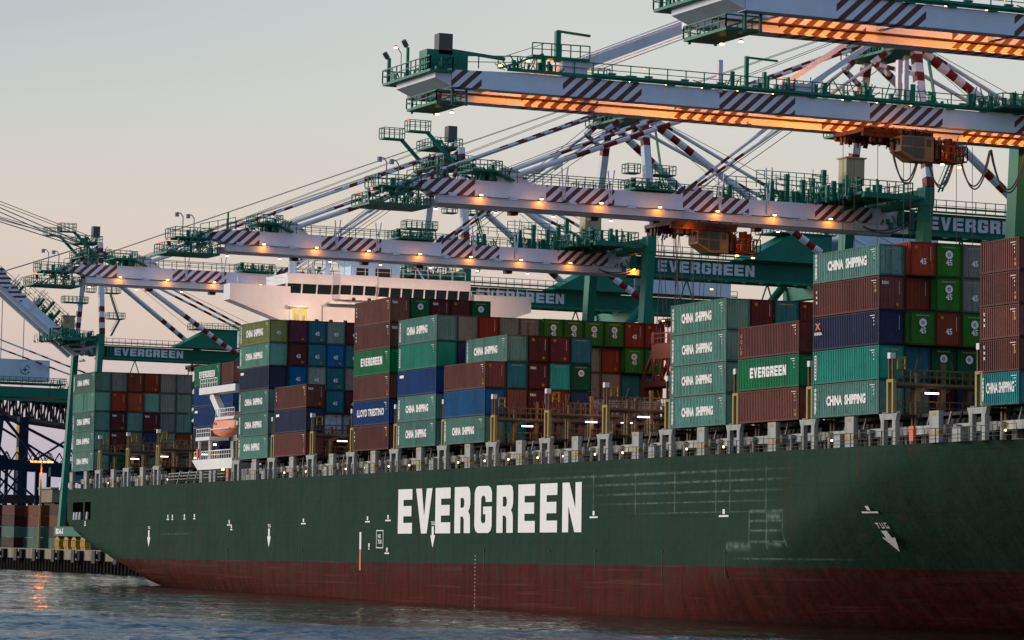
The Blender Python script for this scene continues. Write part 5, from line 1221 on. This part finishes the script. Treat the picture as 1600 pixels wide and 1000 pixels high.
mb = MB(); mb.box(-6, .6, 30, 100, 37.0, 39.2); mb.beam((.7, 30, 36.4), (.7, 100, 36.4), .8, .5); mb.deck(-6, 1, 34, 62, 40.2, 1.1, .06, .3, 1.4); clutter(mb, -4, 1, 59, 78, 39.2, 60, 81, 1.8); mb.box(.6, 1.0, 64, 90, 41.6, 42.0); mb.build('main_girder', 'crane_green', t)
mb = MB(); mb.striped((-2, 40, 52), (-2, 76, 40), .2, ((.4, .75),), 1.5, 6); mb.striped((1, 40, 49.5), (1, 70, 40), .2, ((.3, .7),), 1.5, 6); mb.build('back_stay', ['crane_white', 'crane_red'], t)
mb = MB(); mb.beam((-8, 47, 5), (-8, 48, 40), 1.8); mb.beam((8, 78, 5), (8, 78, 40), 1.8); mb.build('portal_leg', 'crane_green', t)

# ------------------------------------------------------------------ suspension bridge far behind
def bridge():
    t = thing('suspension_bridge', 'long dark green suspension bridge deck with hangers, far behind the cranes at left', 'bridge')
    p0, p1 = Vector((-1025.5, 192.8, 54)), Vector((-1119.9, 249.8, 54)); d = (p1 - p0).normalized()
    a, b = p0 - d * 160, p0 + d * 330; up = Vector((0, 0, 9.0)); sd = Vector((-d.y, d.x, 0)) * 9
    mb = MB()
    for o_ in (Vector((0, 0, 0)), sd):
        mb.beam(a + o_, b + o_, 1.2, 1.4); mb.beam(a + o_ + up, b + o_ + up, 1.2, 1.6); n = 54
        for i in range(n):
            c0, c1 = a.lerp(b, i / n) + o_, a.lerp(b, (i + 1) / n) + o_
            mb.beam(c0, c0 + up, .6); mb.beam(c0 + (up if i % 2 else Vector()), c1 + (Vector() if i % 2 else up), .6)
    mb.beam(a + sd * .5 + up * 1.1, b + sd * .5 + up * 1.1, 18, .6); mb.build('deck_truss', 'dark_steel', t)
    mb = MB()
    for i in range(6):
        for o_ in (Vector(), sd): c = a.lerp(b, i / 13) + o_ + up; mb.beam(c, c + Vector((0, 0, 46)), .28)
    mb.build('hanger', 'cable_light', t)  # pale hangers: distance haze put into their colour
    mb = MB(); c = b + sd * .5; mb.beam((c.x, c.y, 0), (c.x, c.y, 60), 6); c = a + sd * .5; mb.beam((c.x, c.y, 0), (c.x, c.y, 60), 6); mb.build('pier', 'crane_dark_green', t)
bridge()
# distant blue port cranes and yard
def far_crane(x, y, h, ang, label, mat='far_blue'):
    t = thing('distant_crane', label, 'crane', (x, y, QZ), 'dark cranes of the next terminal')
    mb = MB()
    for dx in (-6, 6):
        for dy in (0, 14): mb.beam((dx, dy, 0), (dx, dy, h * .62), 1.0)
        mb.beam((dx, 0, h * .3), (dx, 14, h * .3), 1.0); mb.beam((dx, 0, 2), (dx, 14, h * .3), .6); mb.beam((dx, 14, h * .3), (dx, 0, h * .6), .5); mb.beam((dx, 0, h * .6), (dx, 14, h * .6), .8); mb.beam((dx, 0, h * .3), (dx, 7, h * .6), .4)
    mb.beam((-6, 0, h * .62), (6, 0, h * .62), 1.6); mb.build('portal_frame', mat, t)
    mb = MB(); mb.beam((0, -20, h * .66), (0, 34, h * .60), 2.2, 2.4); mb.beam((-3, 0, h * .6), (0, 2, h), 1.0); mb.beam((3, 0, h * .6), (0, 2, h), 1.0); mb.build('boom_girder', mat, t)
    mb = MB(); mb.beam((0, 2, h), (0, 30, h * .64), .7); mb.beam((0, 2, h), (0, 14, h * .62), .7); mb.beam((0, 2, h), (0, -18, h * .66), .6); mb.build('back_stay', mat, t)
    mb = MB(); rr_ = random.Random(int(h * 10 + abs(x)))
    for k in range(16): yy = -16 + k * 3.0; mb.beam((0, yy, h * .655), (0, yy + 1.5, h * .655 + 2.6), .25); mb.beam((0, yy + 1.5, h * .655 + 2.6), (0, yy + 3, h * .65), .25)
    mb.build('boom_lattice', mat, t, 2.5)
for x, y, h, lb in ((-660, 96, 36, 'dark blue crane nearest the striped mast behind the yard'), (-760, 92, 44, 'tall dark blue crane at the left edge behind the yard'), (-860, 140, 44, 'dark blue crane with sloping stays right of the striped mast'), (-800, 160, 38, 'small dark blue crane seen between the green crane leg and the stern')):
    far_crane(x, y, h, 0, lb)
for x, y, h, lb in ((-610, 118, 30, 'low dark crane just left of the tall green crane leg'), (-705, 150, 34, 'dark crane lattice behind the lit light mast')): far_crane(x, y, h, 0, lb)
t = thing('conveyor_gallery', 'long dark gallery on trestles behind the lit light mast', 'gallery', (-680, 60, QZ))
mb = MB(); mb.box(-2, 2, 0, 120, 12.2, 14.6); mb.build('gallery_roof', 'deck_dark', t); mb = MB()
for k in range(13): mb.beam((0, k * 10, 0), (0, k * 10 + 2, 12.2), .9); mb.beam((0, k * 10 + 5, 0), (0, k * 10, 12.2), .5)
mb.build('trestle', 'far_blue', t, 20)
t = thing('striped_mast', 'black and yellow banded mast rising over the yard at far left', 'mast', (-720, 120, QZ))
mb = MB(); mb.box(-1.4, 1.4, -1.4, 1.4, 0, 38); mb.build('mast_column', 'far_blue', t); mb = MB()
for z in (25, 32.0): mb.box(-1.5, -1.42, -1.5, 1.0, z, z + 4); mb.box(-1.5, 1.45, -1.5, -1.42, z, z + 4)
mb.build('yellow_band', 'yellow_paint', t)
t = thing('light_mast', 'tall yard light mast with a row of lit orange lamps at far left', 'light mast', (-516, 70, QZ))
mb = MB(); mb.tube((0, 0, 0), (0, 0, 19.9), .3, 8, r2=.18); mb.beam((0, -2.6, 19.9), (0, 2.6, 19.9), .3); mb.build('pole', 'bridge_yellow', t)
mb = MB()
for y in (-2.3, -1.4, -.4, .6, 1.5, 2.4): mb.box(-.2, .3, y - .3, y + .3, 19.9, 20.25)
mb.build('lamp_head', 'lamp_yard', t); light('yard_glow', 'POINT', (1.5, 0, 17.5), 700, SOD, .5, t)
t = thing('shed', 'pale flat roofed shed behind the lit light mast', 'shed', (-620, 100, QZ)); mb = MB(); mb.box(-6, 6, 0, 9, 12, 15.5); mb.build('wall', 'concrete', t); mb = MB(); mb.box(-6.5, 6.5, -.5, 9.5, 15.51, 15.9); mb.build('roof', 'deck_grey', t); mb = MB(); mb.box(-5, 5, 1, 8, 0, 11.99); mb.build('frame', 'dark_steel', t)
# yard container stacks behind the quay
yr = random.Random(11); YC = ['brown', 'orange', 'maroon', 'blue', 'navy', 'china', 'dgreen', 'chinad', 'grey', 'red']
ymeshes = {}
def yard_mesh(L_=12.0):
    mb = MB(); n = 30; pts = []
    for i in range(n * 2 + 1): pts += [(i * L_ / (2 * n), .05 * (i % 2), .1), (i * L_ / (2 * n), .05 * (i % 2), 2.5)]
    mb.poly(pts, [(2 * i, 2 * i + 2, 2 * i + 3, 2 * i + 1) for i in range(2 * n)]); mb.box(0, L_, .06, 2.44, .02, 2.58); mb.box(0, .15, -.02, .05, 0, 2.6); mb.box(L_ - .15, L_, -.02, .05, 0, 2.6); return mb.mesh('yard_container', 'container_paint')
YM = yard_mesh()
YN = {'brown': 'rusty brown', 'orange': 'orange brown', 'maroon': 'dark maroon', 'blue': 'blue', 'navy': 'navy', 'china': 'pale teal', 'dgreen': 'deep green', 'chinad': 'grey green', 'grey': 'grey', 'red': 'red'}
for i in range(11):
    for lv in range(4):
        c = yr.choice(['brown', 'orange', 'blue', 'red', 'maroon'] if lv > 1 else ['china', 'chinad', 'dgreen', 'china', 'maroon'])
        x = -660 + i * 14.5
        o = link('yard_container', YM, None, (x, 76 + (i % 3) * 2.6, QZ + lv * 2.62)); o.color = (*[v * .36 for v in COLS[c]], 1)  # paint darkened to carry the shade over the yard
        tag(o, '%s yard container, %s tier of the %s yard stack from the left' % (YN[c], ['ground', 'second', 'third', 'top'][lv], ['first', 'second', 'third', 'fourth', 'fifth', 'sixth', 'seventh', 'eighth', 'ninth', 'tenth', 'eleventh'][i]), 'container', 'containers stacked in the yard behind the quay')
